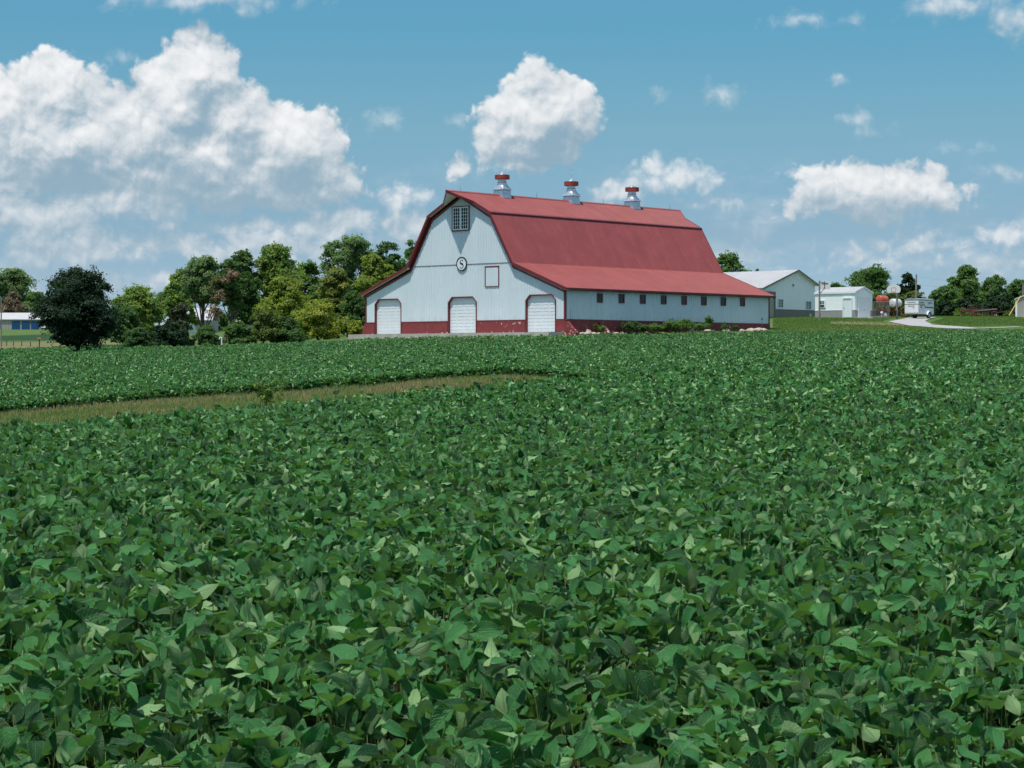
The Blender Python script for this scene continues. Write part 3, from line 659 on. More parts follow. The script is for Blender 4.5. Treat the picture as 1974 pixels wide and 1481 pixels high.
# ------------------------------------------------------------------ the barn
W, LEN = 23.32, 28.22; HW = W / 2
BR = math.atan2(-0.674, 0.738)
TV = Vector((math.cos(BR), math.sin(BR), 0)); LVV = Vector((-math.sin(BR), math.cos(BR), 0))
BO = Vector((4.31, 171.72, 3.5)) - TV * HW
barn = thing("barn", "big white gambrel barn with red roof, three ventilators and a round S sign", "barn", BO, BR)
ZG = -1.02
wall_prof = [(-HW, 2.42), (-6.07, 4.49), (-3.48, 8.82), (0, 10.63), (3.48, 8.82), (6.07, 4.49), (HW, 2.42)]
def wtop(x): return float(np.interp(x, [p[0] for p in wall_prof], [p[1] for p in wall_prof]))
DOORS = [(-10.43, -7.23), (-1.46, 1.76), (7.42, 10.62)]; DT = 2.05; CH = 0.42
def wbot(x, eps=0):
    for a, b_ in DOORS:
        if a < x < b_: return DT - max(0, CH - (x - a)) - max(0, CH - (b_ - x))
    return 0.0
# gable wall as upright strips, so that the door openings are real
mb = MB(); xs = sorted(set([p[0] for p in wall_prof] + [q for a, b_ in DOORS for q in (a, a + CH, b_ - CH, b_)]))
for i in range(len(xs) - 1):
    a, b_ = xs[i], xs[i+1]; e = 1e-4
    mb.add([(a, 0, wbot(a + e)), (b_, 0, wbot(b_ - e)), (b_, 0, wtop(b_)), (a, 0, wtop(a))], [(0, 1, 2, 3)])
mb.prism([(a, LEN, b_) for a, b_ in wall_prof] + [(HW, LEN, 0), (-HW, LEN, 0)], (0, -.1, 0))
for sx in (-1, 1): mb.add([(sx*HW, 0, 0), (sx*HW, LEN, 0), (sx*HW, LEN, 2.42), (sx*HW, 0, 2.42)], [(0, 1, 2, 3) if sx > 0 else (3, 2, 1, 0)])
RW, RP = 0.045, 0.028
x = -HW + 0.22
while x < HW - .1:
    zb = max(wbot(x - RW), wbot(x + RW)); zt = min(wtop(x - RW), wtop(x + RW)) - .01
    mb.add([(x-RW, 0, zb), (x-RW*.45, -RP, zb), (x+RW*.45, -RP, zb), (x+RW, 0, zb), (x-RW, 0, zt), (x-RW*.45, -RP, zt), (x+RW*.45, -RP, zt), (x+RW, 0, zt)],
           [(0, 1, 5, 4), (1, 2, 6, 5), (2, 3, 7, 6), (0, 3, 2, 1)]); x += 0.305
yv = 0.25
while yv < LEN - .1:
    X0 = HW; mb.add([(X0, yv-RW, 0), (X0+RP, yv-RW*.45, 0), (X0+RP, yv+RW*.45, 0), (X0, yv+RW, 0), (X0, yv-RW, 2.4), (X0+RP, yv-RW*.45, 2.4), (X0+RP, yv+RW*.45, 2.4), (X0, yv+RW, 2.4)],
           [(0, 1, 5, 4), (1, 2, 6, 5), (2, 3, 7, 6), (0, 3, 2, 1)]); yv += 0.305
mb.build("wall", M_WHITE, barn)
# foundation
mb = MB(); edges = [-HW - .05] + [q for d in DOORS for q in (d[0] - .10, d[1] + .10)] + [HW + .05]
for i in range(0, len(edges), 2): mb.box(edges[i], edges[i+1], -.06, .25, -2.2, 0.0)
mb.box(HW - .25, HW + .055, .251, LEN - .3, -2.2, -.003); mb.box(-HW - .055, -HW + .25, .251, LEN - .3, -2.2, -.003); mb.box(-HW - .05, HW + .05, LEN - .299, LEN + .05, -2.2, 0)
mb.build("foundation", M_FOUND, barn)
for yb, h_ in ((-.055, -.12), (4.05, -.15), (9.1, -.15)):
    m2 = MB(); m2.prism([(HW + .056, yb, -2.0), (HW + .056, yb, h_), (HW + .20, yb, h_), (HW + 1.15, yb, ZG - .03), (HW + 1.15, yb, -2.0)], (0, .34, 0)); m2.build("buttress", M_FOUND, barn)
m2 = MB(); m2.prism([(-HW - .056, -.055, -2.0), (-HW - .056, -.055, -.02), (-HW - .12, -.055, -.02), (-HW - .55, -.055, ZG), (-HW - .55, -.055, -2.0)], (0, .34, 0)); m2.build("buttress", M_FOUND, barn)
# sill and corner trim
for i in range(0, len(edges), 2): MB().box(edges[i], edges[i+1], -.075, -.005, 0.002, .07).build("sill_flashing", M_TRIM, barn)
MB().box(HW + .055, HW + .075, .14, LEN, 0.002, .06).build("sill_flashing", M_TRIM, barn)
MB().box(HW - .12, HW + .035, -.045, .13, .071, 2.40).build("corner_trim", M_TRIM, barn); MB().box(-HW - .035, -HW + .12, -.045, .13, .071, 2.40).build("corner_trim", M_TRIM, barn)
MB().box(HW - .1, HW + .035, LEN - .13, LEN + .04, .05, 2.40).build("corner_trim", M_TRIM, barn)
mb = MB(); mb.box(-5.65, 5.65, -.034, -.006, 4.80, 4.855); mb.build("belt_shadow_strip", M_GREYTRIM, barn)  # dark strip put in for the shadow line where the siding overlaps
# garage doors
for (a, b_) in DOORS:
    RC = .17; m2 = MB(); z0, z1 = ZG + .02, DT + .02; m2.box(a - .05, b_ + .05, RC, RC + .05, z0, z1)
    nrow = 11; rh = (z1 - z0) / nrow
    for r in range(nrow):
        zz = z0 + r * rh
        for cI in range(4):
            cw = (b_ - a) / 4; m2.box(a + cI*cw + .06, a + (cI+1)*cw - .06, RC - .016, RC - .001, zz + .05, zz + rh - .05)
    for r in range(0, nrow): m2.box(a - .05, b_ + .05, RC - .008, RC - .0015, z0 + r*rh - .012, z0 + r*rh + .012)
    dr = m2.build("garage_door", M_DOOR, barn)
    path = [(a, ZG), (a, DT - CH), (a + CH, DT), (b_ - CH, DT), (b_, DT - CH), (b_, ZG)]
    k_ = .065; outp = [(a - k_, ZG), (a - k_, DT - CH + k_*.4), (a + CH - k_*.4, DT + k_), (b_ - CH + k_*.4, DT + k_), (b_ + k_, DT - CH + k_*.4), (b_ + k_, ZG)]
    m2 = MB(); m2.ribbon([(p[0], -.065, p[1]) for p in path], [(p[0], -.065, p[1]) for p in outp], (0, .06, 0))
    inn = [(a + .02, ZG), (a + .02, DT - CH - .01), (a + CH, DT - .02), (b_ - CH, DT - .02), (b_ - .02, DT - CH - .01), (b_ - .02, ZG)]
    m2.ribbon([(p[0], -.062, p[1]) for p in inn], [(p[0] , -.062, p[1]) for p in path], (0, RC + .05, 0))
    m2.build("door_frame", M_TRIM, dr)
# hay loft window: two white sashes with small panes in a red frame
wx0, wx1, wz0, wz1 = -1.02, 1.02, 7.66, 9.78
m2 = MB(); w_ = .09
m2.box(wx0, wx1, -.11, -.03, wz0, wz0 + w_); m2.box(wx0, wx1, -.11, -.03, wz1 - w_, wz1); m2.box(wx0, wx0 + w_, -.11, -.03, wz0 + w_, wz1 - w_); m2.box(wx1 - w_, wx1, -.11, -.03, wz0 + w_, wz1 - w_)
win = m2.build("window", M_TRIM, barn)
for sx in (0, 1):
    xa = wx0 + w_ if sx == 0 else 0.005; xb = -0.005 if sx == 0 else wx1 - w_; za, zb = wz0 + w_, wz1 - w_; m3 = MB(); q = .10
    m3.box(xa, xb, -.095, -.055, za, za + q); m3.box(xa, xb, -.095, -.055, zb - q, zb); m3.box(xa, xa + q, -.095, -.055, za + q, zb - q); m3.box(xb - q, xb, -.095, -.055, za + q, zb - q)
    for i in (1, 2): xx = xa + q + (xb - xa - 2*q) * i / 3; m3.box(xx - .018, xx + .018, -.085, -.057, za + q, zb - q)
    for i in range(1, 6): zz = za + q + (zb - za - 2*q) * i / 6; m3.box(xa + q, xb - q, -.088, -.0575, zz - .018, zz + .018)
    m3.build("sash", M_DOOR, win); MB().box(xa + q, xb - q, -.050, -.045, za + q, zb - q).build("pane", M_GLASS, win)
# small hay door with red frame
m2 = MB(); a, b_, za, zb = 2.79, 4.42, 2.88, 4.60; q = .10
m2.box(a, b_, -.07, -.03, zb - q, zb); m2.box(a, a + q, -.07, -.03, za + .04, zb - q); m2.box(b_ - q, b_, -.07, -.03, za + .04, zb - q); m2.box(a, b_, -.075, -.03, za, za + .04)
hd = m2.build("hay_door", M_TRIM, barn)
m3 = MB(); m3.box(a + q, b_ - q, -.048, -.031, za + .04, zb - q)
for i in range(1, 5): xx = a + q + (b_ - a - 2*q) * i / 5; m3.box(xx - .02, xx + .02, -.062, -.049, za + .04, zb - q - .04)
m3.build("door_panel", M_WHITE, hd)
# side windows
for i in range(8):
    yc = 4.28 + i * 2.826; zc = 1.86 + i*.012; hw = .36; hh = .38; m2 = MB(); X0 = HW; q = .075
    m2.box(X0 + .03, X0 + .085, yc - hw, yc + hw, zc - hh, zc - hh + q); m2.box(X0 + .03, X0 + .085, yc - hw, yc + hw, zc + hh - q, zc + hh)
    m2.box(X0 + .03, X0 + .085, yc - hw, yc - hw + q, zc - hh + q, zc + hh - q); m2.box(X0 + .03, X0 + .085, yc + hw - q, yc + hw, zc - hh + q, zc + hh - q)
    wn = m2.build("window", M_TRIM, barn)
    MB().box(X0 + .031, X0 + .04, yc - hw + q, yc + hw - q, zc - hh + q, zc + hh - q).build("pane", M_GLASS, wn)
    if i % 3 != 1: MB().box(X0 + .042, X0 + .055, yc + .03, yc + .06, zc - hh + q, zc + hh - q).build("window_bar", M_GREYTRIM, wn)
# roof
EX, EZ = HW + .42, 2.42; O, PR = .34, 1.79
RPF = [(EX, 2.58), (6.22, 4.80), (3.63, 9.12), (0.0, 11.00)]
mb = MB(); TK = .12
def lerp(a, b_, s): return a + (b_ - a) * s
for sx in (-1, 1):
    for k in range(3):
        (xa, za), (xb, zb) = RPF[k], RPF[k+1]; nv = Vector((zb - za, 0, xa - xb)).normalized()
        if nv.z < 0: nv = -nv
        nv = Vector((sx * abs(nv.x), 0, nv.z))
        A = lambda s, y_: Vector((sx * lerp(xa, xb, s), y_, lerp(za, zb, s)))
        if k < 2: pts = [A(0, -O), A(1, -O), A(1, LEN + O), A(0, LEN + O)]
        else: pts = [A(0, -O), A(.5, -O), A(1, -PR), A(1, LEN + PR), A(.5, LEN + O), A(0, LEN + O)]
        mb.prism(pts, -nv * TK)
        yy = -O + .12 if k < 2 else -PR + .15
        while yy < LEN + (O if k < 2 else PR) - .05:
            s0 = 0.0
            if k == 2:
                ex = max(-O - yy, yy - LEN - O, 0); s0 = 0 if ex <= 0 else .5 + .5 * ex / (PR - O)
            if s0 < .97:
                p0, p1 = A(s0, yy), A(1 if k == 2 else .995, yy)
                rw = .03; hh = .028 if k != 1 else .011
                mb.add([p0 + Vector((0, -rw, 0)), p0 + Vector((0, rw, 0)), p1 + Vector((0, rw, 0)), p1 + Vector((0, -rw, 0)),
                        p0 + Vector((0, -rw*.4, 0)) + nv*hh, p0 + Vector((0, rw*.4, 0)) + nv*hh, p1 + Vector((0, rw*.4, 0)) + nv*hh, p1 + Vector((0, -rw*.4, 0)) + nv*hh],
                       [(4, 5, 6, 7), (0, 4, 7, 3), (1, 2, 6, 5), (0, 1, 5, 4)] if sx > 0 else [(7, 6, 5, 4), (3, 7, 4, 0), (5, 6, 2, 1), (4, 5, 1, 0)])
            yy += .229
roof = mb.build("roof", M_ROOF, barn)
m2 = MB(); m2.prism([(-.22, -PR - .01, 10.93), (0, -PR - .01, 11.055), (.22, -PR - .01, 10.93), (0, -PR - .01, 11.01)], (0, LEN + 2*PR + .02, 0)); m2.build("ridge_cap", M_ROOF, roof)
m2 = MB()
for sx in (-1, 1): m2.prism([(sx*3.58, -O - .01, 9.175), (sx*3.80, -O - .01, 9.06), (sx*3.80, -O - .01, 8.99), (sx*3.69, -O - .01, 8.99)], (0, LEN + 2*O + .02, 0))
m2.build("break_flashing", M_TRIM, roof)
# rake boards following the gable, and the white soffit under the overhang
def rake(y_, yp, off, wd, thick, name, m_, sgn=-1):
    m3 = MB()
    for sx in (-1, 1):
        pts = [(RPF[0], y_), (RPF[1], y_), (RPF[2], y_), (((RPF[2][0])/2, (RPF[2][1]+RPF[3][1])/2), y_), ((0.0, RPF[3][1]), yp)]
        Aa, Bb = [], []
        for (p, yv_) in pts: Aa.append((sx*p[0], yv_, p[1] - off)); Bb.append((sx*max(0, p[0] - wd*.25 if p[0] > .01 else 0), yv_, p[1] - off - wd))
        m3.ribbon(Aa, Bb, (0, sgn*thick, 0))
    return m3.build(name, m_, barn)
rake(-O, -PR, -.03, .235, .045, "rake_board", M_TRIM)
rake(LEN + O, LEN + PR, -.03, .30, .045, "rake_board", M_TRIM, 1)
m3 = MB()
for sx in (-1, 1):
    for k in range(3):
        (xa, za), (xb, zb) = RPF[k], RPF[k+1]; dz = -.15; A = lambda s, y_: Vector((sx * (lerp(xa, xb, s)), y_, lerp(za, zb, s) + dz - (.06 if k == 1 else 0)))
        pts = [A(0, -O + .002), A(1, -O + .002), A(1, -.001), A(0, -.001)] if k < 2 else [A(0, -O + .002), A(.5, -O + .002), A(1, -PR + .06), A(1, -.001), A(0, -.001)]
        m3.prism(pts, (0, 0, -.02))
m3.build("soffit", M_SOFFIT, barn)
m3 = MB()          # red frieze on the wall right under the soffit
for sx in (-1, 1):
    wp = [(HW, 2.42 - .06), (6.07, 4.49 - .03), (3.48, 8.82 - .05), (0, 10.63 - .04)]
    m3.ribbon([(sx*a, -.07, b_) for a, b_ in wp], [(sx*max(0, a - (.11 if 0 < a < 7 else 0)), -.07, b_ - (.15 if a not in (6.07,) else .10)) for a, b_ in wp], (0, .065, 0))
m3.build("frieze", M_TRIM, barn)
m3 = MB()
for sx in (-1, 1):
    m3.prism([(sx*(EX + .005), -O + .003, 2.60), (sx*(EX + .10), -O + .003, 2.58), (sx*(EX + .10), -O + .003, 2.47), (sx*(EX + .02), -O + .003, 2.43), (sx*(EX - .005), -O + .003, 2.43)], (0, LEN + 2*O - .006, 0))
m3.build("gutter", M_TRIM, barn)
m3 = MB(); 
for sx in (-1, 1): m3.prism([(sx*(HW + .04), -.0, 2.40), (sx*(EX - .01), 0, 2.43), (sx*(EX - .01), 0, 2.41), (sx*(HW + .04), 0, 2.38)], (0, LEN, 0))
m3.build("eave_soffit", M_TRIM, barn)
m3 = MB(); m3.box(HW + .04, HW + .08, .62, .69, .1, .95); m3.build("downspout", M_DOOR, barn)
# ventilators
for i, yc in enumerate((5.12, 14.25, 22.85)):
    m2 = MB(); hb = .55
    m2.loft([[(-hb-.09, yc-hb-.09, 10.15), (hb+.09, yc-hb-.09, 10.15), (hb+.09, yc+hb+.09, 10.15), (-hb-.09, yc+hb+.09, 10.15)],
             [(-hb, yc-hb, 10.75), (hb, yc-hb, 10.75), (hb, yc+hb, 10.75), (-hb, yc+hb, 10.75)], [(-hb+.03, yc-hb+.03, 11.27), (hb-.03, yc-hb+.03, 11.27), (hb-.03, yc+hb-.03, 11.27), (-hb+.03, yc+hb-.03, 11.27)]])
    cup = m2.build("cupola", M_GALV, barn); cup.location = (0, 0, .16)
    m3 = MB(); rings = []; NN = 32
    for j in range(8):
        s = j / 7; R0 = .70 - (.70 - .40) * (1 - (1 - s) ** 1.7); zz = 11.275 + .60 * s; ring = []
        for a_ in range(NN):
            an = 2 * math.pi * (a_ + .5) / NN; cx_, sy_ = math.cos(an), math.sin(an); sq = 1 / max(abs(cx_), abs(sy_)); r_ = R0 * (sq * (1 - s) + 1.0 * s)
            ring.append((r_ * cx_, yc + r_ * sy_, zz))
        rings.append(ring)
    m3.loft(rings); m3.build("skirt", M_GALV, cup)
    m3 = MB(); m3.lathe([(.40, 11.876), (.415, 11.93), (.37, 11.95), (.37, 12.28)], (0, yc, 0), 28); m3.build("neck", M_GALV, cup, smooth=False)
    m3 = MB(); m3.lathe([(.60, 12.20), (.645, 12.21), (.645, 12.56), (.60, 12.57)], (0, yc, 0), 32); m3.build("band", M_BAND, cup)
    m3 = MB(); m3.lathe([(.58, 12.572), (.30, 12.64), (.15, 12.74), (.04, 12.84), (.012, 12.88)], (0, yc, 0), 24); m3.build("cap", M_GALV, cup, smooth=True)
    if i == 1:
        m3 = MB(); m3.tube((0, yc, 13.04), (0, yc, 13.70), .022, .008); m3.lathe([(.01, 13.28), (.06, 13.33), (.01, 13.38)], (0, yc, 0), 12)
        m3.lathe([(.035, 12.95), (.02, 13.15)], (0, yc, 0), 12); m3.build("spire", M_GALV, cup)
for yc, tl in ((-.1, .62), (9.6, .62), (18.7, .62), (28.5, .72)):
    m3 = MB(); m3.tube((0, yc, 10.93), (0, yc, 10.93 + tl), .016, .006, 6); m3.lathe([(.012, 11.22), (.045, 11.26), (.012, 11.30)], (0, yc, 0), 10)
    for a_ in range(3): m3.tube((.10*math.cos(a_*2.1), yc + .10*math.sin(a_*2.1), 10.93), (0, yc, 11.12), .010, None, 5)
    m3.build("lightning_rod", M_GREYTRIM, barn)
# round sign with the letter S
SXc, SZc, SR = 0.13, 4.88, 0.60
m2 = MB(); m2.lathe([(SR - .07, -.090), (SR - .07, -.045)], (SXc, 0, SZc), 40, 'y'); sg = m2.build("round_sign", M_DOOR, barn)
m3 = MB(); ro, ri = [], []
for a_ in range(48):
    an = 2*math.pi*a_/48; ro.append((SXc + SR*math.cos(an), -.12, SZc + SR*math.sin(an))); ri.append((SXc + (SR-.075)*math.cos(an), -.12, SZc + (SR-.075)*math.sin(an)))
m3.ribbon(ro + ro[:1], ri + ri[:1], (0, .08, 0)); m3.build("ring", M_BLACK, sg)
# S as a stroke of changing width
pts = []
for k in range(41):
    s = k / 40
    if s < .5: an = math.radians(35 + (270 - 35) * (s / .5)); cxs, czs, rx_, rz_ = 0, .165, .165, .155
    else: an = math.radians(90 - (270 - 35) * ((s - .5) / .5)); cxs, czs, rx_, rz_ = 0, -.175, .185, .185
    pts.append((cxs + rx_*math.cos(an), czs + rz_*math.sin(an)))
L_, R_ = [], []
for k, p in enumerate(pts):
    a_ = pts[max(0, k-1)]; b2_ = pts[min(40, k+1)]; dx, dz = b2_[0]-a_[0], b2_[1]-a_[1]; l_ = math.hypot(dx, dz); nx, nz = -dz/l_, dx/l_
    s = k / 40; wdt = .016 + .060 * math.exp(-((s - .5)/.20)**2)
    L_.append((SXc + p[0] + nx*wdt, -.105, SZc + p[1] + nz*wdt)); R_.append((SXc + p[0] - nx*wdt, -.105, SZc + p[1] - nz*wdt))
m3 = MB(); m3.ribbon(L_, R_, (0, .014, 0))
tx, tz = pts[0]; m3.box(SXc + tx - .005, SXc + tx + .030, -.106, -.092, SZc + tz - .06, SZc + tz + .09); tx, tz = pts[-1]; m3.box(SXc + tx - .030, SXc + tx + .005, -.106, -.092, SZc + tz - .09, SZc + tz + .06)
m3.build("letter", M_BLACK, sg)
# concrete strip along the doors
m2 = MB(); m2.box(-HW - .25, HW - .1, -1.9, -.07, ZG - .7, ZG + .015); o = m2.build("concrete_apron", M_CONC, None); o.location = BO; o.rotation_euler = (0, 0, BR); tag(o, kind='structure')

def wpt(lx, ly): p = BO + TV * lx + LVV * ly; return (p.x, p.y)
# limestone rocks along the side wall
def rock(r, seed):
    rg = random.Random(seed); m2 = MB(); rings = []; n_ = 9
    sx_, sy_, sz_ = rg.uniform(.8, 1.3), rg.uniform(.55, .9), rg.uniform(.35, .6)
    for j in range(6):
        ph = -math.pi/2 + math.pi * (j + .3) / 5.6; ring = []
        for i in range(n_):
            a_ = 2*math.pi*i/n_; q = r * (1 + rg.uniform(-.16, .16)); ring.append((q*math.cos(ph)*math.cos(a_)*sx_, q*math.cos(ph)*math.sin(a_)*sy_, q*math.sin(ph)*sz_))
        rings.append(ring)
    m2.loft(rings); return m2
rocks = [(HW+.75, 1.35, .26), (HW+.95, 1.75, .34), (HW+.6, 2.1, .30), (HW+1.0, 2.35, .28), (HW+.75, 2.0, .26), (HW+1.15, 2.85, .22), (HW+.9, 5.35, .22), (HW+1.2, 5.7, .26), (HW+1.0, 6.0, .20),
         (HW+1.1, 17.6, .32), (HW+1.0, 18.3, .22), (HW+1.3, 19.6, .22), (HW+1.0, 20.4, .34), (HW+1.1, 22.6, .30), (HW+1.25, 23.1, .24), (HW+1.0, 24.0, .36), (HW+1.2, 24.6, .40), (HW+1.1, 25.2, .34), (HW+1.35, 25.6, .30), (HW+.9, 26.0, .28)]
rl = ["pale rock at the foot of the corner buttress", "broad pale rock in the pile between the two red buttresses", "pale rock against the red wall between the two buttresses", "pale rock on the right of the pile between the buttresses",
      "pale rock topping the pile between the two red buttresses", "small pale rock under the little bush by the barn corner", "small pale rock just right of the second red buttress", "flat pale rock right of the second red buttress", "little rock behind the flat one right of the second buttress",
      "pale rock left of the tall leafy weed along the barn wall", "small rock beside the tall leafy weed by the barn wall", "small rock alone between two weeds along the barn wall", "long pale rock right of the tall leafy weed", "pale rock at the start of the far row by the barn",
      "small rock in the far row by the barn wall", "large flat rock in the far row by the barn wall", "largest flat pinkish rock of the far row by the barn", "pale rock behind the largest one of the far row", "low rock nearest the field in the far row", "last rock of the far row, nearest the reflector stake"]
for i, (lx, ly, r) in enumerate(rocks):
    X, Y = wpt(lx, ly); o = rock(r * 1.1, i).build("rock", M_ROCK, None); o.location = (X, Y, T1(X, Y) + r*.22 + (.22 if i == 4 else 0)); o.rotation_euler = (random.uniform(-.2, .2), random.uniform(-.2, .2), random.uniform(0, 6))
    tag(o, rl[i], "rock", "pale rocks along the barn wall")

# ------------------------------------------------------------------ plants and trees
def crown_mesh(name, lobes, nleaf, size, m_, parent, tint_mu=.5, flat=.0):
    """leaf clumps spread through several uneven lobes; lobes: (centre, radii, weight)"""
    wts = np.array([l[2] for l in lobes], float); wts /= wts.sum(); idx = RNG.choice(len(lobes), nleaf, p=wts)
    C_ = np.array([l[0] for l in lobes])[idx]; R_ = np.array([l[1] for l in lobes])[idx]
    lt = RNG.normal(0, .16, len(lobes))[idx]
    # twig clumps on each lobe
    per = 24; nc = max(len(lobes), nleaf // per); cidx = RNG.choice(len(lobes), nc, p=wts)
    cd = unit(RNG.normal(0, 1, (nc, 3))); cd[:, 2] = np.where(cd[:, 2] < -.35, -cd[:, 2]*.5, cd[:, 2]); cr = RNG.uniform(.45, 1.03, nc) ** .6; cr = np.where(RNG.uniform(0, 1, nc) < .16, RNG.uniform(1.05, 1.42, nc), cr)
    cc = np.array([l[0] for l in lobes])[cidx] + cd * cr[:, None] * np.array([l[1] for l in lobes])[cidx]
    k = RNG.integers(0, nc, nleaf); Rm = np.array([l[1] for l in lobes])[cidx[k]]
    loc = RNG.normal(0, 1, (nleaf, 3)) * Rm * np.array([.16, .16, .11])
    Pb = cc[k] + loc; tn = np.clip(tint_mu + lt[:, None][:, 0]*0 + RNG.normal(0, .17, nc)[k] + RNG.normal(0, .12, nleaf), 0, 1)
    N = unit(cd[k] * .9 + np.array([0, 0, .55]) + RNG.normal(0, .55, (nleaf, 3))); D = unit(np.cross(N, RNG.normal(0, 1, (nleaf, 3)))); S_ = np.cross(D, N)
    L = size * RNG.uniform(.6, 1.35, nleaf); v, f, uv, tt_ = leaf_arrays(Pb, D, N, L, L * .40, S_, RNG.uniform(-.1, .4, nleaf), RNG.uniform(0, .5, nleaf), tn, 2)
    return np_mesh(name, v, f, m_, parent, attrs={'tint': tt_})
def limbs(m2, base, h, r, lobes, lean=(0, 0)):
    top = Vector((base[0] + lean[0]*.6, base[1] + lean[1]*.6, base[2] + h * .62)); p = Vector(base); rr_ = r; segs = 5
    pts_ = [Vector(base).lerp(top, i/segs) + Vector((random.uniform(-.1, .1)*r*3, random.uniform(-.1, .1)*r*3, 0)) for i in range(segs+1)]
    for i in range(segs): m2.tube(pts_[i], pts_[i+1], r*(1 - .13*i), r*(1 - .13*(i+1)), 8, False)
    for (c_, R_, w_) in lobes:
        s = pts_[min(segs, max(1, int(random.uniform(1.5, segs + .9))))]; c_ = Vector(c_); mid = s.lerp(c_, .5) + Vector((0, 0, -.04*h))
        m2.tube(s, mid, r*.42, r*.28, 6, False); m2.tube(mid, c_, r*.28, r*.10, 6, False)
        for q in range(3):
            e = c_ + Vector((random.uniform(-.6, .6)*R_[0], random.uniform(-.6, .6)*R_[1], random.uniform(-.1, .8)*R_[2])); m2.tube(mid.lerp(c_, .6), e, r*.14, r*.04, 5, False)
def tree(name, label, cat, px, d, ytop, wpx, leaf, group, n=5000, trunkfrac=.22, size=None, shape='round', seed=0, extra=None, tint=.5, lobn=None, ls=.78):
    random.seed(seed + 100); global RNG; RNG = np.random.default_rng(seed + 500)
    b0 = at(px, d, -.1); ztop = cz(d, ytop)
    if group == GL and leaf != 'dark' and wpx > 50: wpx *= 1.18; n = int(n * 1.5); trunkfrac *= .75
    elif group: n = int(n * 1.25)
    H = ztop - b0.z; Wm = wpx / F * d; root = thing(name, label, cat, b0, 0, group)
    lobes = []; zc0 = H * trunkfrac; CHt = H - zc0
    nl = lobn or int(16 + Wm * 1.5)
    for i in range(nl):
        s = (i + .5) / nl; zz = zc0 + CHt * (.10 + .80 * s)
        if shape == 'round': env = math.sin(math.pi * min(1, .16 + .80 * s)) ** .6
        elif shape == 'cone': env = 1.05 - .80 * s
        elif shape == 'vase': env = .45 + .6 * math.sin(math.pi * min(1, .25 + .66*s)) * (0.5 + .6*s)
        elif shape == 'bush': env = (1 - s**2 * .75)
        else: env = 1
        a_ = i * 2.4 + random.uniform(-.5, .5); rad = random.uniform(.18, .84) * env * Wm / 2
        lr = Wm * random.uniform(.12, .29) * ls * (.6 + .4 * env) * (.8 if shape == 'cone' else 1); lz = min(lr * random.uniform(.65, 1.15), CHt * .22)
        zz = min(zz, H - lz * .95)
        lobes.append(((rad * math.cos(a_), rad * math.sin(a_), zz), (lr, lr, lz), lr * lr * .8 + .3))
    tl = Wm * .17; lobes.append(((random.uniform(-.08, .08)*Wm, 0, H - tl * .75), (tl, tl, tl * .75), tl*tl*1.0))
    m2 = MB(); limbs(m2, (0, 0, -.3), H, max(.06, H * .020 + Wm*.006), lobes); m2.build("trunk", M_BARK, root, smooth=True)
    crown_mesh("crown", lobes, int(n * 1.6), (size or .30) * .80, LV[leaf], root, tint)
    if extra: extra(root, lobes, H, Wm)
    return root
GL, GR = "trees left of the barn", "trees beyond the yard buildings"
# big dark tree alone at the field edge
tree("oak_tree", "very dark broad tree standing alone at the left edge of the soybean field", "tree", 150, 152, 517, 172, 'dark', GL, 36000, .04, .165, 'round', 1, lobn=58, tint=.35, ls=.66)
tree("tree", "light green tree in the far left corner above the storage building", "tree", 22, 590, 517, 90, 'blue', GL, 6000, .2, .75, 'round', 2)
tree("tree", "rust brown dying tree above the storage building roof", "tree", 24, 575, 562, 46, 'brown', GL, 2600, .15, .55, 'round', 3)
tree("tree", "green tree behind the storage building beside the big dark tree", "tree", 68, 585, 562, 60, 'mid', GL, 4500, .1, .7, 'round', 4)
tree("tree", "low green tree at far left edge behind the storage building", "tree", -20, 580, 570, 50, 'mid', GL, 2500, .1, .7, 'round', 5)
tree("tree", "bright yellowish green tree immediately right of the big dark tree", "tree", 262, 232, 549, 92, 'light', GL, 9000, .08, .32, 'round', 6, tint=.62)
tree("tree", "dark green low tree in front of the bright one right of the big dark tree", "tree", 238, 210, 592, 76, 'deep', GL, 6000, .05, .28, 'bush', 7)
tree("tree", "small distant green tree top between the bright tree and the tall grove", "tree", 318, 380, 563, 60, 'mid', GL, 3500, .1, .5, 'round', 8)
tree("tree", "green tree sloping down at the left end of the tall grove", "tree", 346, 262, 528, 62, 'light', GL, 5000, .1, .34, 'round', 9)
tree("tree", "tall airy green tree at the left of the grove, its trunk showing below", "tree", 392, 238, 495, 96, 'blue', GL, 9000, .56, .30, 'vase', 10)
def dead(root, lobes, H, Wm):
    lb = [((-.9, -1.2, H*.70), (1.2, 1.2, 1.3), 1), ((.1, -1.4, H*.78), (1.0, 1.0, 1.0), .8), ((-1.5, -1.6, H*.36), (.8, .8, 1.2), .9), ((-1.0, -1.5, H*.55), (.9, .9, .9), .5)]
    o = crown_mesh("dead_foliage", lb, 2000, .19, LV['brown'], root); o['label'] = "dry pinkish brown leaves on the dead limbs"
tree("tree", "half dead tree in the grove with pinkish brown dry branches", "tree", 447, 228, 500, 62, 'deep', GL, 3600, .5, .28, 'vase', 11, extra=dead)
tree("tree", "tall dark green tree behind the half dead one", "tree", 466, 244, 483, 78, 'deep', GL, 8500, .15, .32, 'round', 12)
tree("tree", "big round light green tree in the middle of the grove, open below", "tree", 530, 246, 472, 98, 'light', GL, 10500, .35, .32, 'round', 13, tint=.45)
tree("tree", "medium green tree right of the big round light one", "tree", 592, 262, 505, 70, 'mid', GL, 5500, .15, .34, 'round', 14)
tree("tree", "tall silver green tree, the highest of the grove's right side", "tree", 672, 256, 455, 108, 'blue', GL, 11000, .2, .32, 'vase', 15)
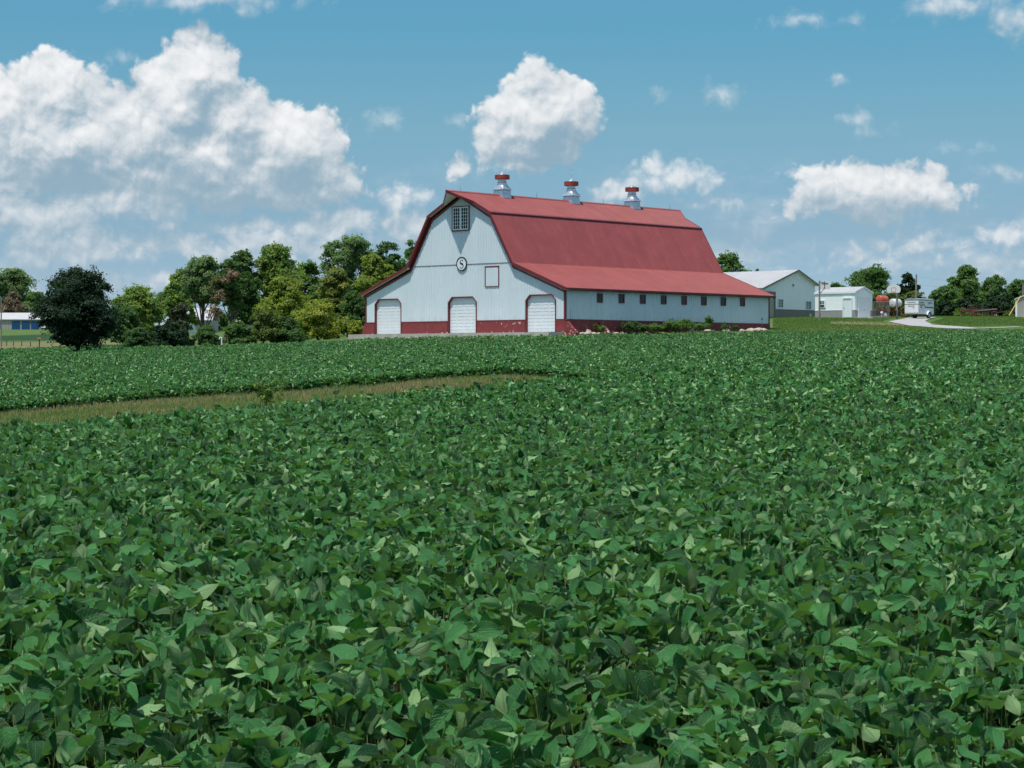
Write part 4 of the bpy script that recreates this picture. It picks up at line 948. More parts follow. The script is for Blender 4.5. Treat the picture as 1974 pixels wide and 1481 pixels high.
tree("tree", "deep green tree behind the barn's left roof slope", "tree", 742, 262, 466, 76, 'deep', GL, 6000, .15, .32, 'round', 16)
tree("tree", "dark tree peeping out against the barn's upper left rake", "tree", 790, 266, 463, 60, 'mid', GL, 4500, .15, .32, 'round', 17)
tree("tree", "yellow green round tree in front of the grove", "tree", 556, 212, 534, 112, 'yel', GL, 11000, .03, .28, 'bush', 18, tint=.4)
tree("tree", "olive tree behind the bright yellow green bush near the barn", "tree", 652, 222, 516, 88, 'olive', GL, 9000, .05, .29, 'bush', 19)
tree("tree", "olive yellow tree rising beside the barn's left roof edge", "tree", 726, 230, 490, 84, 'yel', GL, 8500, .05, .30, 'round', 20, tint=.3)
tree("shrub", "bright yellow green bush nearest the barn's left corner", "shrub", 612, 196, 579, 98, 'yel', GL, 9500, .02, .24, 'bush', 21, tint=.62)
tree("shrub", "dark green bush under the barn's left eave", "shrub", 682, 204, 565, 66, 'deep', GL, 6500, .02, .24, 'bush', 22)
tree("shrub", "small yellow bush touching the barn's left wall", "shrub", 686, 195, 619, 44, 'yel', GL, 3000, .02, .20, 'bush', 23, tint=.6)
tree("cedar_tree", "brownish green conical cedar in front of the white shed roof", "tree", 347, 178, 583, 62, 'cedar', GL, 7500, .02, .20, 'cone', 24)
tree("shrub", "very dark bush at the foot of the brownish cedar", "shrub", 330, 172, 622, 92, 'dark', GL, 7000, .0, .20, 'bush', 25)
tree("shrub", "dark shrub at the field edge beside the bright tree", "shrub", 268, 176, 633, 70, 'deep', GL, 4500, .0, .20, 'bush', 26)
tree("shrub", "dark bush between the cedar and the half dead tree trunk", "shrub", 398, 182, 628, 56, 'deep', GL, 4500, .0, .20, 'bush', 27)
tree("shrub", "green bush behind the white vent pipe", "shrub", 458, 184, 622, 62, 'mid', GL, 5500, .0, .21, 'bush', 28, tint=.3)
tree("shrub", "brownish olive bush in the middle of the hedge at the field edge", "shrub", 508, 186, 596, 66, 'olive', GL, 6500, .0, .22, 'bush', 29, tint=.2)
tree("shrub", "dark green bush right of the olive one at the field edge", "shrub", 556, 186, 610, 66, 'deep', GL, 6000, .0, .21, 'bush', 30)
# beyond the yard
tree("tree", "mid green tree top showing above the red lean-to roof", "tree", 1404, 276, 489, 84, 'mid', GR, 7000, .3, .32, 'round', 40)
tree("tree", "tiny tree top peeping over the white ridge of the pole barn", "tree", 1462, 300, 518, 22, 'deep', GR, 900, .5, .34, 'round', 41)
tree("tree", "round leafy tree behind the small white garage", "tree", 1684, 286, 513, 92, 'mid', GR, 11000, .08, .33, 'round', 42, tint=.35)
tree("tree", "low green tree line behind the garage roof, left of the round tree", "tree", 1618, 300, 546, 96, 'mid', GR, 6000, .05, .34, 'bush', 43)
tree("tree", "dark airy tree with the utility pole in front of it", "tree", 1752, 292, 526, 52, 'dark', GR, 5200, .15, .34, 'round', 44)
tree("shrub", "olive green bush between the airy tree and the trailer", "shrub", 1762, 262, 562, 62, 'olive', GR, 4800, .02, .30, 'bush', 45, tint=.15)
tree("shrub", "deep green bush behind the two fuel tanks", "shrub", 1716, 264, 565, 74, 'deep', GR, 6500, .02, .30, 'bush', 46)
tree("tree", "tall dark tree, the highest on the right side of the yard", "tree", 1862, 284, 513, 84, 'mid', GR, 11000, .08, .34, 'round', 47)
tree("tree", "dark tree left shoulder of the right hand tree group, above the trailer's end", "tree", 1822, 272, 552, 66, 'mid', GR, 6500, .05, .32, 'round', 48)
tree("tree", "dark green tree right of the tallest one, over the rusty wagon", "tree", 1916, 286, 533, 70, 'mid', GR, 8000, .05, .34, 'round', 49, tint=.35)
tree("tree", "dark green tree at the far right above the tan shed", "tree", 1966, 290, 540, 74, 'mid', GR, 7500, .05, .34, 'round', 50, tint=.3)
tree("shrub", "dark cone shaped bush just right of the trailer", "shrub", 1822, 258, 578, 50, 'dark', GR, 4200, .0, .28, 'bush', 51, tint=.6)
tree("shrub", "dark bush behind the weeds and rusty implement", "shrub", 1868, 260, 572, 66, 'dark', GR, 5500, .0, .28, 'bush', 52, tint=.6)
tree("shrub", "dark bush behind the rusty wagon", "shrub", 1928, 262, 570, 76, 'dark', GR, 6000, .0, .28, 'bush', 53, tint=.6)
tree("shrub", "small green bush beside the trailer's left end", "shrub", 1741, 234, 591, 16, 'weed', GR, 1400, .0, .16, 'bush', 54)

def woods(name, label, pxs, d, ytop, ybot, leaf, n, size, seed, var=5):
    global RNG; RNG = np.random.default_rng(seed); random.seed(seed); px = pxs[0]; lobes = []; x00 = (pxs[0] - CX) / F * d; zb0 = cz(d, ybot)
    while px < pxs[1]:
        yt = ytop + random.uniform(-var, var); zt = cz(d, yt) - zb0; rr_ = random.uniform(5, 11) / F * d
        for fz in (.2, .55): lobes.append((((px - CX)/F*d - x00, random.uniform(-3, 6), zt * fz), (rr_, rr_, zt * .28), rr_))
        lobes.append((((px - CX)/F*d - x00, random.uniform(-2, 6), zt * .75), (rr_*.8, rr_*.8, zt * .24), rr_)); px += random.uniform(5, 9)
    o = crown_mesh(name, lobes, n, size, LV[leaf], None, .4); o.location = (x00, d, zb0); tag(o, label, "woods", kind='stuff')
woods("woods", "low dark far-off woods seen under the grove and between its trunks", (270, 760), 430, 606, 652, 'deep', 15000, .8, 201)
woods("woods", "continuous mid green growth filling in behind the yellow green grove trees", (490, 760), 275, 556, 650, 'mid', 16000, .42, 204, 9)
woods("woods", "low far-off tree line behind the storage building", (-60, 250), 640, 590, 634, 'mid', 8000, 1.1, 202)
woods("woods", "low dark far-off woods closing the view behind the farm yard", (1380, 2080), 320, 590, 618, 'deep', 14000, .55, 203, 6)

def small_plant(name, label, cat, x, y, w_, h, leaf, n, size, group, seed, stems=8):
    random.seed(seed); global RNG; RNG = np.random.default_rng(seed)
    root = thing(name, label, cat, (x, y, T1(x, y)), 0, group); m2 = MB(); lobes = []
    for i in range(stems):
        a_ = random.uniform(0, 6.28); r = random.uniform(0, .42) * w_; hh = h * random.uniform(.55, 1.0); c_ = (r*math.cos(a_), r*math.sin(a_), hh * .72)
        m2.tube((c_[0]*.3, c_[1]*.3, -.05), (c_[0], c_[1], hh), .012, .005, 5, False); lobes.append((c_, (w_*.22, w_*.22, hh*.34), 1.0))
    m2.build("stem", M_STEM, root); crown_mesh("foliage", lobes, n, size, LV[leaf], root); return root
GW = "weeds and bushes along the barn wall"
for lx, ly, w_, h, lf, n_, lab in [(HW+1.0, 3.25, 1.0, .75, 'mid', 700, "little green bush between the two buttresses of the barn"),
        (HW+1.1, 7.0, 1.5, 1.0, 'deep', 1500, "leafy bush right of the second buttress along the barn"), (HW+1.2, 8.5, 1.8, .8, 'deep', 1500, "low dark bush along the barn wall under the third window"),
        (HW+1.2, 10.2, 1.8, .85, 'mid', 1400, "olive tinged bush along the barn wall"), (HW+1.2, 12.3, 2.0, 1.0, 'mid', 1700, "rounded green bush under the fourth side window"),
        (HW+1.2, 14.2, 2.2, 1.1, 'mid', 2000, "largest green bush along the barn's side wall"), (HW+1.2, 16.1, 1.6, .8, 'mid', 1200, "low green bush just left of the tall leafy weed"),
        (HW+1.0, 18.0, .9, 1.35, 'mid', 700, "tall leafy weed standing against the white siding"), (HW+1.0, 20.0, .7, .85, 'mid', 400, "thin weed between the rocks along the barn"),
        (HW+1.0, 21.7, .6, .7, 'deep', 260, "small weed by the far rocks along the barn")]:
    X, Y = wpt(lx, ly); small_plant("shrub" if h > .8 else "weed", lab, "shrub", X, Y, w_, h, lf, int(n_*1.9), .11, GW, int(ly*10), 12)
p = at(512, 46); small_plant("weed", "reddish leafy weed standing in the dry grass strip", "weed", p.x, p.y, .7, .75, 'weed', 900, .055, None, 77, 14)
tl_ = tree("weed", "bushy green weed heap left of the rusty implement", "weed", 1852, 246, 594, 34, 'weed', None, 2600, .0, .17, 'bush', 78)
tree("weed", "low green weeds between the implement and the wagon", "weed", 1878, 244, 600, 26, 'weed', None, 1800, .0, .15, 'bush', 79)
tree("weed", "low green weeds around the right end of the wagon", "weed", 1945, 246, 602.5, 30, 'mid', None, 1600, .0, .15, 'bush', 80)
tree("weed", "weeds growing under the trailer's coupling", "weed", 1757, 231, 604.5, 26, 'mid', None, 1300, .0, .12, 'bush', 81)
# taller volunteer corn leaf in the beans
p = at(1268, 17.8); cr = thing("volunteer_corn", "single bright green corn plant leaf rising from the soybeans", "corn plant", (p.x, p.y, p.z), .4)
m2 = MB()
for a_, ln, wd in ((2.7, .34, .030), (-.35, .42, .032), (1.2, .22, .02)):
    prev = None
    for k in range(9):
        s = k/8; rr_ = ln*s*.75; zz = HC - .02 + .20*math.sin(s*2.4)*ln/.4; wv = wd*(1 - s**2)*.5 + .002; c_ = Vector((rr_*math.cos(a_), rr_*math.sin(a_), zz)); sdv = Vector((-math.sin(a_), math.cos(a_), 0))
        cur = [c_ - sdv*wv + Vector((0,0,.01)), c_, c_ + sdv*wv + Vector((0,0,.01))]
        if prev: m2.add(prev + cur, [(0, 1, 4, 3), (1, 2, 5, 4)])
        prev = cur
m2.build("leaf", mat("corn_leaf", (0.10, 0.22, 0.03), .45), cr, smooth=True); MB().tube((0, 0, -.02), (0, 0, HC + .02), .012, .008).build("stem", M_STEM, cr)

# ------------------------------------------------------------------ yard buildings (same heading as the barn)
def ribs(m2, p0, p1, z0, z1, nvec, step=.30, w_=.045, h=.025, topf=None):
    p0 = Vector(p0); p1 = Vector(p1); d = (p1 - p0); L_ = d.length; d.normalize(); nv = Vector(nvec); s = step / 2
    while s < L_ - .05:
        c_ = p0 + d * s; zt = z1 if topf is None else topf(s) - .02
        a0, a1, a2, a3 = c_ - d*w_, c_ - d*w_*.4 + nv*h, c_ + d*w_*.4 + nv*h, c_ + d*w_
        vs = [(q.x, q.y, z0) for q in (a0, a1, a2, a3)] + [(q.x, q.y, zt) for q in (a0, a1, a2, a3)]
        m2.add(vs, [(0, 1, 5, 4), (1, 2, 6, 5), (2, 3, 7, 6), (0, 3, 2, 1)]); s += step
# local axes: x along TV (towards the camera's right), y along LVV. The near corner is the origin, the building runs to -x and +y
def gable_shed(name, label, cat, origin, lx, ly, prof, mats, wains, over=.3, group=None, roofrib=.3, tk=.10):
    """gable end in the plane x=0 (profile prof of (y,z)), length lx towards -x"""
    root = thing(name, label, cat, origin, BR, group); MW, MR, MWN, MT = mats; m2 = MB(); pts_ = [(0, a, b_) for a, b_ in prof]
    poly = [(0, prof[0][0], wains)] + pts_ + [(0, prof[-1][0], wains)]; m2.prism(poly, (-lx, 0, 0))
    tf = lambda s: float(np.interp(s + prof[0][0], [q[0] for q in prof], [q[1] for q in prof]))
    ribs(m2, (0, prof[0][0], 0), (0, prof[-1][0], 0), wains, 0, (1, 0, 0), topf=tf); ribs(m2, (-lx, prof[0][0], 0), (0, prof[0][0], 0), wains, prof[0][1] - .03, (0, -1, 0))
    m2.build("wall", MW, root)
    if wains > 0:
        m2 = MB(); y0, y1 = prof[0][0] - .012, prof[-1][0] + .012; m2.box(-lx, .012, y0, y1, -.6, wains - .002); ribs(m2, (.012, y0, 0), (.012, y1, 0), -.3, wains - .02, (1, 0, 0)); ribs(m2, (-lx, y0, 0), (0, y0, 0), -.3, wains - .02, (0, -1, 0)); m2.build("wainscot", MWN, root)
        m2 = MB(); m2.box(-lx, .04, y0 - .03, y0 - .001, wains - .03, wains + .03); m2.box(.013, .045, y0, y1, wains - .03, wains + .03); m2.build("wainscot_cap", MT, root)
    m2 = MB()
    for k in range(len(prof) - 1):
        (ya, za), (yb, zb) = prof[k], prof[k+1]; sl = (zb - za) / (yb - ya)
        if k == 0: ya -= over; za -= over * sl
        if k == len(prof) - 2: yb += over; zb += over * sl
        pp = [(over, ya, za + .14), (over, yb, zb + .14), (-lx - over, yb, zb + .14), (-lx - over, ya, za + .14)]; m2.prism(pp, (0, 0, -tk))
        xx = over - .1
        while xx > -lx - over:
            m2.beam((xx, ya, za + .150), (xx, yb, zb + .150), .05, .03); xx -= roofrib
    m2.build("roof", MR, root)
    m2 = MB()
    for xo in (over + .002,):
        A_, B_ = [], []
        for k, (a, b_) in enumerate(prof):
            sl = (prof[1][1]-prof[0][1])/(prof[1][0]-prof[0][0]) if k == 0 else (prof[-1][1]-prof[-2][1])/(prof[-1][0]-prof[-2][0]); da = -over if k == 0 else (over if k == len(prof)-1 else 0)
            A_.append((xo, a + da, b_ + da*sl + .16)); B_.append((xo, a + da, b_ + da*sl - .04))
        m2.ribbon(A_, B_, (.03, 0, 0))
    a, b_ = prof[0]; sl = (prof[1][1]-prof[0][1])/(prof[1][0]-prof[0][0]); m2.box(-lx - over, over, a - over - .04, a - over - .002, b_ - over*sl - .02, b_ - over*sl + .155)
    m2.build("fascia", MT, root)
    if over > .1:
        m2 = MB()
        for k in range(len(prof)-1):
            (ya, za), (yb, zb) = prof[k], prof[k+1]; sl = (zb - za) / (yb - ya); ya2 = ya - (over if k == 0 else 0); yb2 = yb + (over if k == len(prof)-2 else 0)
            m2.prism([(.003, ya2, za + (ya2-ya)*sl + .03), (over, ya2, za + (ya2-ya)*sl + .03), (over, yb2, zb + (yb2-yb)*sl + .03), (.003, yb2, zb + (yb2-yb)*sl + .03)], (0, 0, -.02))
        m2.build("soffit", M_SOFFIT, root)
    return root
def win_x(root, y0, y1, z0, z1, fm=M_DOOR, grid=(2, 2), w_=.07, xo=.03):      # window on the gable end
    m2 = MB(); X0 = xo; m2.box(X0, X0+.05, y0, y1, z0, z0+w_); m2.box(X0, X0+.05, y0, y1, z1-w_, z1); m2.box(X0, X0+.05, y0, y0+w_, z0+w_, z1-w_); m2.box(X0, X0+.05, y1-w_, y1, z0+w_, z1-w_)
    yc = (y0+y1)/2; m2.box(X0, X0+.045, yc-w_/2, yc+w_/2, z0+w_, z1-w_)
    for h in range(2):
        a = y0+w_ if h == 0 else yc+w_/2; b_ = yc-w_/2 if h == 0 else y1-w_
        m2.box(X0, X0+.035, (a+b_)/2-.015, (a+b_)/2+.015, z0+w_, z1-w_)
        for q in range(1, 3): zz = z0+w_+(z1-z0-2*w_)*q/3; m2.box(X0, X0+.033, a, b_, zz-.015, zz+.015)
    wn = m2.build("window", fm, root); MB().box(X0-.003, X0+.012, y0+w_, y1-w_, z0+w_, z1-w_).build("pane", M_GLASS, wn); return wn
# pole barn
A0 = at(1469, 233); zb_ = cz(239, 614.2)
pb = gable_shed("pole_barn", "white pole barn with pale roof and taupe lower wall beyond the gambrel barn", "barn", (A0.x, A0.y, zb_), 17, 10.2,
                [(0, 3.18), (6.45, 5.28), (10.2, 3.82)], (M_WHITE2, M_WROOF, M_TAUPE, M_GREYTRIM), .92, .38)
win_x(pb, 2.95, 3.95, 1.12, 2.10); win_x(pb, 8.35, 9.4, 1.02, 1.98)
m2 = MB(); m2.box(.03, .10, .3, 2.28, .0, 2.75); op = m2.build("porch_opening", M_TAN, pb); m3 = MB(); m3.box(.101, .18, 2.12, 2.32, -.1, 2.85); m3.box(.101, .18, .2, 2.12, 2.70, 2.86); m3.build("post", M_GREYTRIM, op)
MB().box(.03, .10, 5.75, 5.95, 3.55, 3.80).build("yard_light", M_GREYTRIM, pb)
MB().box(.05, .25, 9.0, 9.12, -.2, .55).build("utility_pipe", M_DOOR, pb)
# small garage
A1 = at(1648, 226); zb_ = cz(226, 612.3)
gg = gable_shed("garage", "small white steel garage with roll-up door and grey lower band beside the basketball post", "garage", (A1.x, A1.y, zb_), 5.1, 3.37,
                [(0, 2.62), (1.69, 3.20), (3.37, 2.62)], (M_WHITE2, M_WROOF, M_LTAUPE, M_DOOR), .82, .07, tk=.08)
m2 = MB(); m2.box(.03, .06, .64, 2.66, .0, 2.08); gd = m2.build("garage_door", M_DOOR, gg)
m3 = MB()
for r in range(4): m3.box(.061, .07, .68, 2.62, .04 + r*.51, .04 + r*.51 + .47)
m3.build("door_panel", M_DOOR, gd); m3 = MB(); m3.box(.03, .11, .50, .64, -.05, 2.22); m3.box(.03, .11, 2.66, 2.80, -.05, 2.22); m3.box(.03, .11, .64, 2.66, 2.08, 2.22); m3.build("door_frame", M_DOOR, gd)
MB().box(.071, .085, 1.62, 1.66, .75, .95).build("handle", M_BLACK, gd)
def side_y(root, name, x0, x1, z0, z1, m_, yo=-.05, t_=.03): return MB().box(x0, x1, yo - t_, yo, z0, z1).build(name, m_, root)
pdr = side_y(gg, "person_door", -1.38, -.42, .03, 2.02, M_DOOR, -.045, .02); m3 = MB(); m3.box(-1.50, -1.38, -.13, -.02, .0, 2.14); m3.box(-.42, -.32, -.13, -.02, .0, 2.14); m3.box(-1.38, -.42, -.13, -.02, 2.02, 2.14); m3.build("door_frame", M_DOOR, pdr)
MB().box(-1.34, -1.28, -.10, -.066, .95, 1.08).build("handle", M_GREYTRIM, pdr)
m2 = MB(); m2.box(-4.52, -3.72, -.07, -.028, 1.14, 1.92); wn = m2.build("window", M_DOOR, gg); m3 = MB()
for a, b_, c_, d_ in ((-4.36, -4.16, 1.66, 1.82), (-4.10, -3.90, 1.66, 1.82), (-4.36, -4.16, 1.50, 1.62), (-4.10, -3.90, 1.50, 1.62), (-4.38, -3.88, 1.18, 1.42)): m3.box(a, b_, -.078, -.0705, c_, d_)
m3.build("pane", M_GLASS, wn)
for n_, s in (("vent", 0),): MB().box(-4.55, -3.70, -.06, -.03, 1.00, 1.03).build(n_, M_GREYTRIM, gg)
m2 = MB(); m2.box(.1, 2.4, -.3, 4.2, -.5, .03); o = m2.build("concrete_slab", M_CONC, None); o.location = (A1.x, A1.y, zb_); o.rotation_euler = (0, 0, BR); tag(o, kind='structure')

def text(name, s, size, loc, rot, m_, parent, ext=.004):
    cu = bpy.data.curves.new(name, 'FONT'); cu.body = s; cu.size = size; cu.extrude = ext; cu.align_x = 'CENTER'; cu.align_y = 'CENTER'; cu.materials.append(m_)
    tmp = bpy.data.objects.new(name, cu); COL.objects.link(tmp); dg = bpy.context.evaluated_depsgraph_get(); dg.update()
    me = bpy.data.meshes.new_from_object(tmp.evaluated_get(dg)); bpy.data.objects.remove(tmp)
    if not me.materials: me.materials.append(m_)
    o = new_obj(name, me, parent); o.location = loc; o.rotation_euler = rot; return o
# trailer: near corner at the origin, rear end towards -x, side towards +y
A2 = at(1770, 225); zt_ = cz(225, 613.2)
tr_ = thing("cargo_trailer", "small white enclosed trailer with maroon stripe parked at the end of the gravel drive", "trailer", (A2.x, A2.y, zt_), BR)
TW, TL, TB, TH_ = 1.68, 3.15, .42, 1.90
m2 = MB(); m2.box(-TW, 0, 0, TL, TB, TH_); m2.build("body", M_TRAILER, tr_, bevel=.03)
m2 = MB(); m2.prism([(.03, -.03, TH_ + .002), (.03, -.03, TH_ + .10), (-TW*.3, -.03, TH_ + .22), (-TW*.7, -.03, TH_ + .22), (-TW - .03, -.03, TH_ + .10), (-TW - .03, -.03, TH_ + .002)], (0, TL + .06, 0)); m2.build("roof", M_GREYTRIM if False else mat("dull_aluminium", (.34, .37, .40), .45, metal=.4), tr_)
m2 = MB(); m2.box(-TW + .02, -.02, -.014, -.004, 1.45, 1.50); P0 = [(.014, -.01, 1.50), (.014, 1.10, 1.50), (.014, 1.50, 1.20), (.014, TL - .1, 1.20)]; P1 = [(.014, -.01, 1.44), (.014, 1.05, 1.44), (.014, 1.47, 1.08), (.014, TL - .1, 1.08)]
m2.ribbon(P0, P1, (-.010, 0, 0)); m2.build("stripe", M_STRIPE, tr_)
r90 = math.radians(90)
text("lettering", "TILE MAPPING", .17, (-TW/2, -.012, 1.66), (r90, 0, 0), M_TEXT, tr_); text("lettering", "660 646 0307", .15, (-TW/2, -.012, 1.28), (r90, 0, 0), M_TEXT, tr_); text("lettering", "(home)", .10, (-TW*.36, -.012, 1.10), (r90, 0, 0), M_TEXT, tr_)
text("lettering", "TILE MAPPING", .15, (.012, .62, 1.64), (r90, 0, r90), M_TEXT, tr_); text("lettering", "660 646\n0307", .17, (.012, .60, 1.22), (r90, 0, r90), M_TEXT, tr_); text("lettering", "JOHN", .26, (.012, 2.35, 1.62), (r90, 0, r90), M_TEXT, tr_)
MB().box(-TW, 0, -.02, -.0045, TB + .02, TB + .16).build("rear_sill", mat("dirty_trim", (.34, .32, .29), .8, var=.4, scale=6), tr_)
for nm, xx in (("wheel", -.02), ("wheel", -TW + .02)):
    sg_ = 1 if xx > -.5 else -1; m2 = MB(); m2.tube((xx - .10*sg_, 2.05, .31), (xx + .12*sg_, 2.05, .31), .31, .31, 28); wh = m2.build("wheel", M_RUBBER, tr_, bevel=.02); MB().tube((xx + .121*sg_, 2.05, .31), (xx + .14*sg_, 2.05, .31), .19, .15, 20).build("rim", M_HUB, wh)
m2 = MB(); K = 12
A_ = [(.015, 2.05 - .46*math.cos(math.pi*k/K), .36 + .42*math.sin(math.pi*k/K)) for k in range(K+1)]; B_ = [(.015, 2.05 - .38*math.cos(math.pi*k/K), .36 + .34*math.sin(math.pi*k/K)) for k in range(K+1)]; m2.ribbon(A_, B_, (.20, 0, 0)); m2.build("fender", M_TRAILER, tr_)
m2 = MB(); m2.box(-TW + .1, -.1, .1, TL - .1, .28, .40); m2.beam((-TW/2, TL, .34), (-TW/2, TL + 1.0, .34), .10, .10); m2.beam((-TW/2, .3, .05), (-TW/2, .3, .3), .08, .08, (1, 0, 0)); m2.build("chassis", M_BLACK, tr_)

# basketball hoops
def hoop(px, d, ybase, label, board_w, yaw, ytop, boff, zc_y, ring_side, mpole):
    b0 = at(px, d); zb = cz(d, ybase); root = thing("basketball_hoop", label, "basketball hoop", (b0.x, b0.y, zb), yaw, "basketball hoops in the yard")
    H = cz(d, ytop) - zb; MB().tube((0, 0, -.3), (0, 0, H), .11, .085, 14).build("pole", mpole, root)
    zc = cz(d, zc_y) - zb; n_ = 18; hw = board_w/2; hh = .43; ypl = boff
    arc = [(hw*math.cos(math.pi*k/n_), ypl, zc - hh*.10 + hh*1.15*math.sin(math.pi*k/n_)) for k in range(n_+1)]
    poly = arc + [(-hw, ypl, zc - hh*.55), (-hw*.82, ypl, zc - hh), (hw*.82, ypl, zc - hh), (hw, ypl, zc - hh*.55)]
    bd = MB().prism(poly, (0, .05, 0)).build("backboard", M_BOARD, root)
    m3 = MB(); s_ = .26; zq = zc - .12; yf = ypl + .052
    m3.box(-s_, s_, yf, yf+.008, zq + .20, zq + .235); m3.box(-s_, s_, yf, yf+.008, zq - .235, zq - .20); m3.box(-s_, -s_+.035, yf, yf+.008, zq-.20, zq+.20); m3.box(s_-.035, s_, yf, yf+.008, zq-.20, zq+.20); m3.build("target_square", M_STRIPE if False else mat("faded_red_line", (.50, .10, .10), .5), bd)
    m3 = MB(); rc = (0, ypl + .05 + .30, zc - hh + .06); N2 = 20
    for k in range(N2):
        a, b_ = 2*math.pi*k/N2, 2*math.pi*(k+1)/N2; m3.tube((rc[0] + .23*math.cos(a), rc[1] + .23*math.sin(a), rc[2]), (rc[0] + .23*math.cos(b_), rc[1] + .23*math.sin(b_), rc[2]), .014, None, 6)
    m3.beam((-.06, ypl + .05, rc[2]), (-.05, rc[1] - .23, rc[2]), .02, .04); m3.beam((.06, ypl + .05, rc[2]), (.05, rc[1] - .23, rc[2]), .02, .04); m3.build("rim", M_ORANGE, root)
    m3 = MB(); m3.beam((0, 0, zc + .25), (0, ypl - .002, zc + .25), .06, .06); m3.beam((0, .05, zc - .95), (0, ypl - .002, zc - .25), .05, .05)
    m3.beam((-.42, ypl - .03, zc + .22), (.42, ypl - .03, zc + .22), .05, .04); m3.beam((-.03, ypl - .04, zc - .3), (-.03, ypl - .04, zc + .42), .04, .05, (1, 0, 0)); m3.build("bracket", M_GREYTRIM, root); return root
hoop(1579.5, 219, 617.0, "basketball hoop seen from behind on a grey wooden post left of the small garage", 1.30, math.radians(-43), 541.5, .98, 549.5, 1, M_GREYWOOD)
hoop(1729, 223, 613.6, "basketball hoop facing the field, on a brown post between the white tank and the garage", 1.50, math.radians(150), 553, 1.0, 557.5, 1, M_GREYWOOD)
# (that second one plays towards the camera)

def tank(px, d, ybase, label, m_, ms, r, ln, zc_, legx, name="fuel_tank"):
    b0 = at(px, d); zb = cz(d, ybase); root = thing(name, label, "fuel tank", (b0.x, b0.y, zb), BR, "fuel tanks on stands behind the yard"); m2 = MB()
    prof = [(.02, -.07), (r*.5, -.055), (r*.85, -.025), (r, .03), (r, ln - .03), (r*.85, ln + .025), (r*.5, ln + .055), (.02, ln + .07)]
    m2.lathe(prof, (0, 0, zc_), 32, 'y'); tk = m2.build("tank", m_, root, smooth=False)
    MB().tube((0, -.10, zc_ - r*.45), (0, -.05, zc_ - r*.45), .05, .05, 10).build("valve", M_BLACK, tk)
    m3 = MB(); m3.tube((0, ln*.6, zc_ + r - .01), (0, ln*.6, zc_ + r + .08), .05, .05, 10); m3.build("filler_cap", m_, tk)
    for yy in (.2, ln - .2):
        for sx in (-1, 1): MB().beam((sx*r*.55, yy, zc_ - r*.78), (sx*(r + .28), yy + (-.12 if yy < 1 else .12), -.15), .06, .06, (0, 1, 0)).build("leg", ms, root)
        m3 = MB(); m3.beam((-r*.8, yy, zc_ - r*.85), (r*.8, yy, zc_ - r*.85), .06, .08); m3.beam((-(r + .12), yy, .75), ((r + .12), yy, .75), .04, .05); m3.build("crossbar", ms, root)
    m3 = MB(); m3.beam((r + .12, .15, .75), (r + .12, ln - .15, .75), .04, .05); m3.beam((-(r + .12), .15, .75), (-(r + .12), ln - .15, .75), .04, .05); m3.build("rail", ms, root)
    if name == "fuel_tank":
        pm = MB(); pm.tube((0, -.08, zc_ - r*.5), (0, -.10, zc_ - r - .9), .015); pm.tube((0, -.10, zc_ - r - .9), (.2, -.12, .5), .015); pm.build("hose", M_BLACK, root)
    return root
tank(1694, 231, 611.5, "red cylindrical fuel tank on red legs behind the wire kennel", M_REDTANK, M_REDSTEEL, .41, 1.35, 1.95, 0)
tank(1720, 231, 612.3, "white cylindrical fuel tank on a stand next to the red one", M_WTANK, M_REDSTEEL, .46, 1.25, 1.58, 0, "storage_tank")
# wire kennel panels in front of the red tank
kn = thing("wire_kennel", "grey chain link kennel panels in front of the red fuel tank", "fence", (at(1684, 227.5).x, 227.5, cz(227.5, 611.8)), math.radians(-8)); KW, KH = 1.62, 1.66
m2 = MB()
for xx in (0, KW): m2.tube((xx, 0, -.1), (xx, 0, KH), .035, None, 10)
m2.tube((0, 0, KH - .02), (KW, 0, KH - .02), .03, None, 8); m2.tube((0, 0, .08), (KW, 0, .08), .025, None, 8); m2.tube((0, 0, KH - .02), (-.15, 1.6, KH - .02), .025, None, 8); m2.tube((KW, 0, KH - .02), (KW - .15, 1.6, KH - .02), .025, None, 8)
for xx in (-.15, KW - .15): m2.tube((xx, 1.6, -.1), (xx, 1.6, KH), .03, None, 8)
m2.build("frame", M_WIRE, kn); m2 = MB(); s = -KH
while s < KW:
    a, b_ = max(0, s), min(KW, s + KH); m2.tube((a, 0, a - s), (b_, 0, b_ - s), .004, None, 4, False); m2.tube((a, .006, KH - (a - s)), (b_, .006, KH - (b_ - s)), .004, None, 4, False); s += .085
m2.build("wire_mesh", M_WIRE, kn)
b0 = at(1699.5, 229.4); m2 = MB(); m2.lathe([(.03, .32), (.11, .34), (.16, .42), (.16, .52), (.10, .60), (.04, .63)], (0, 0, 0), 20); m2.lathe([(.07, -.1), (.07, .33)], (0, 0, 0), 12)
o = m2.build("water_jug", M_DOOR, None, smooth=True); o.location = (b0.x, b0.y, cz(229.4, 611.8)); tag(o, "white round jug on a stump inside the wire kennel", "jug")

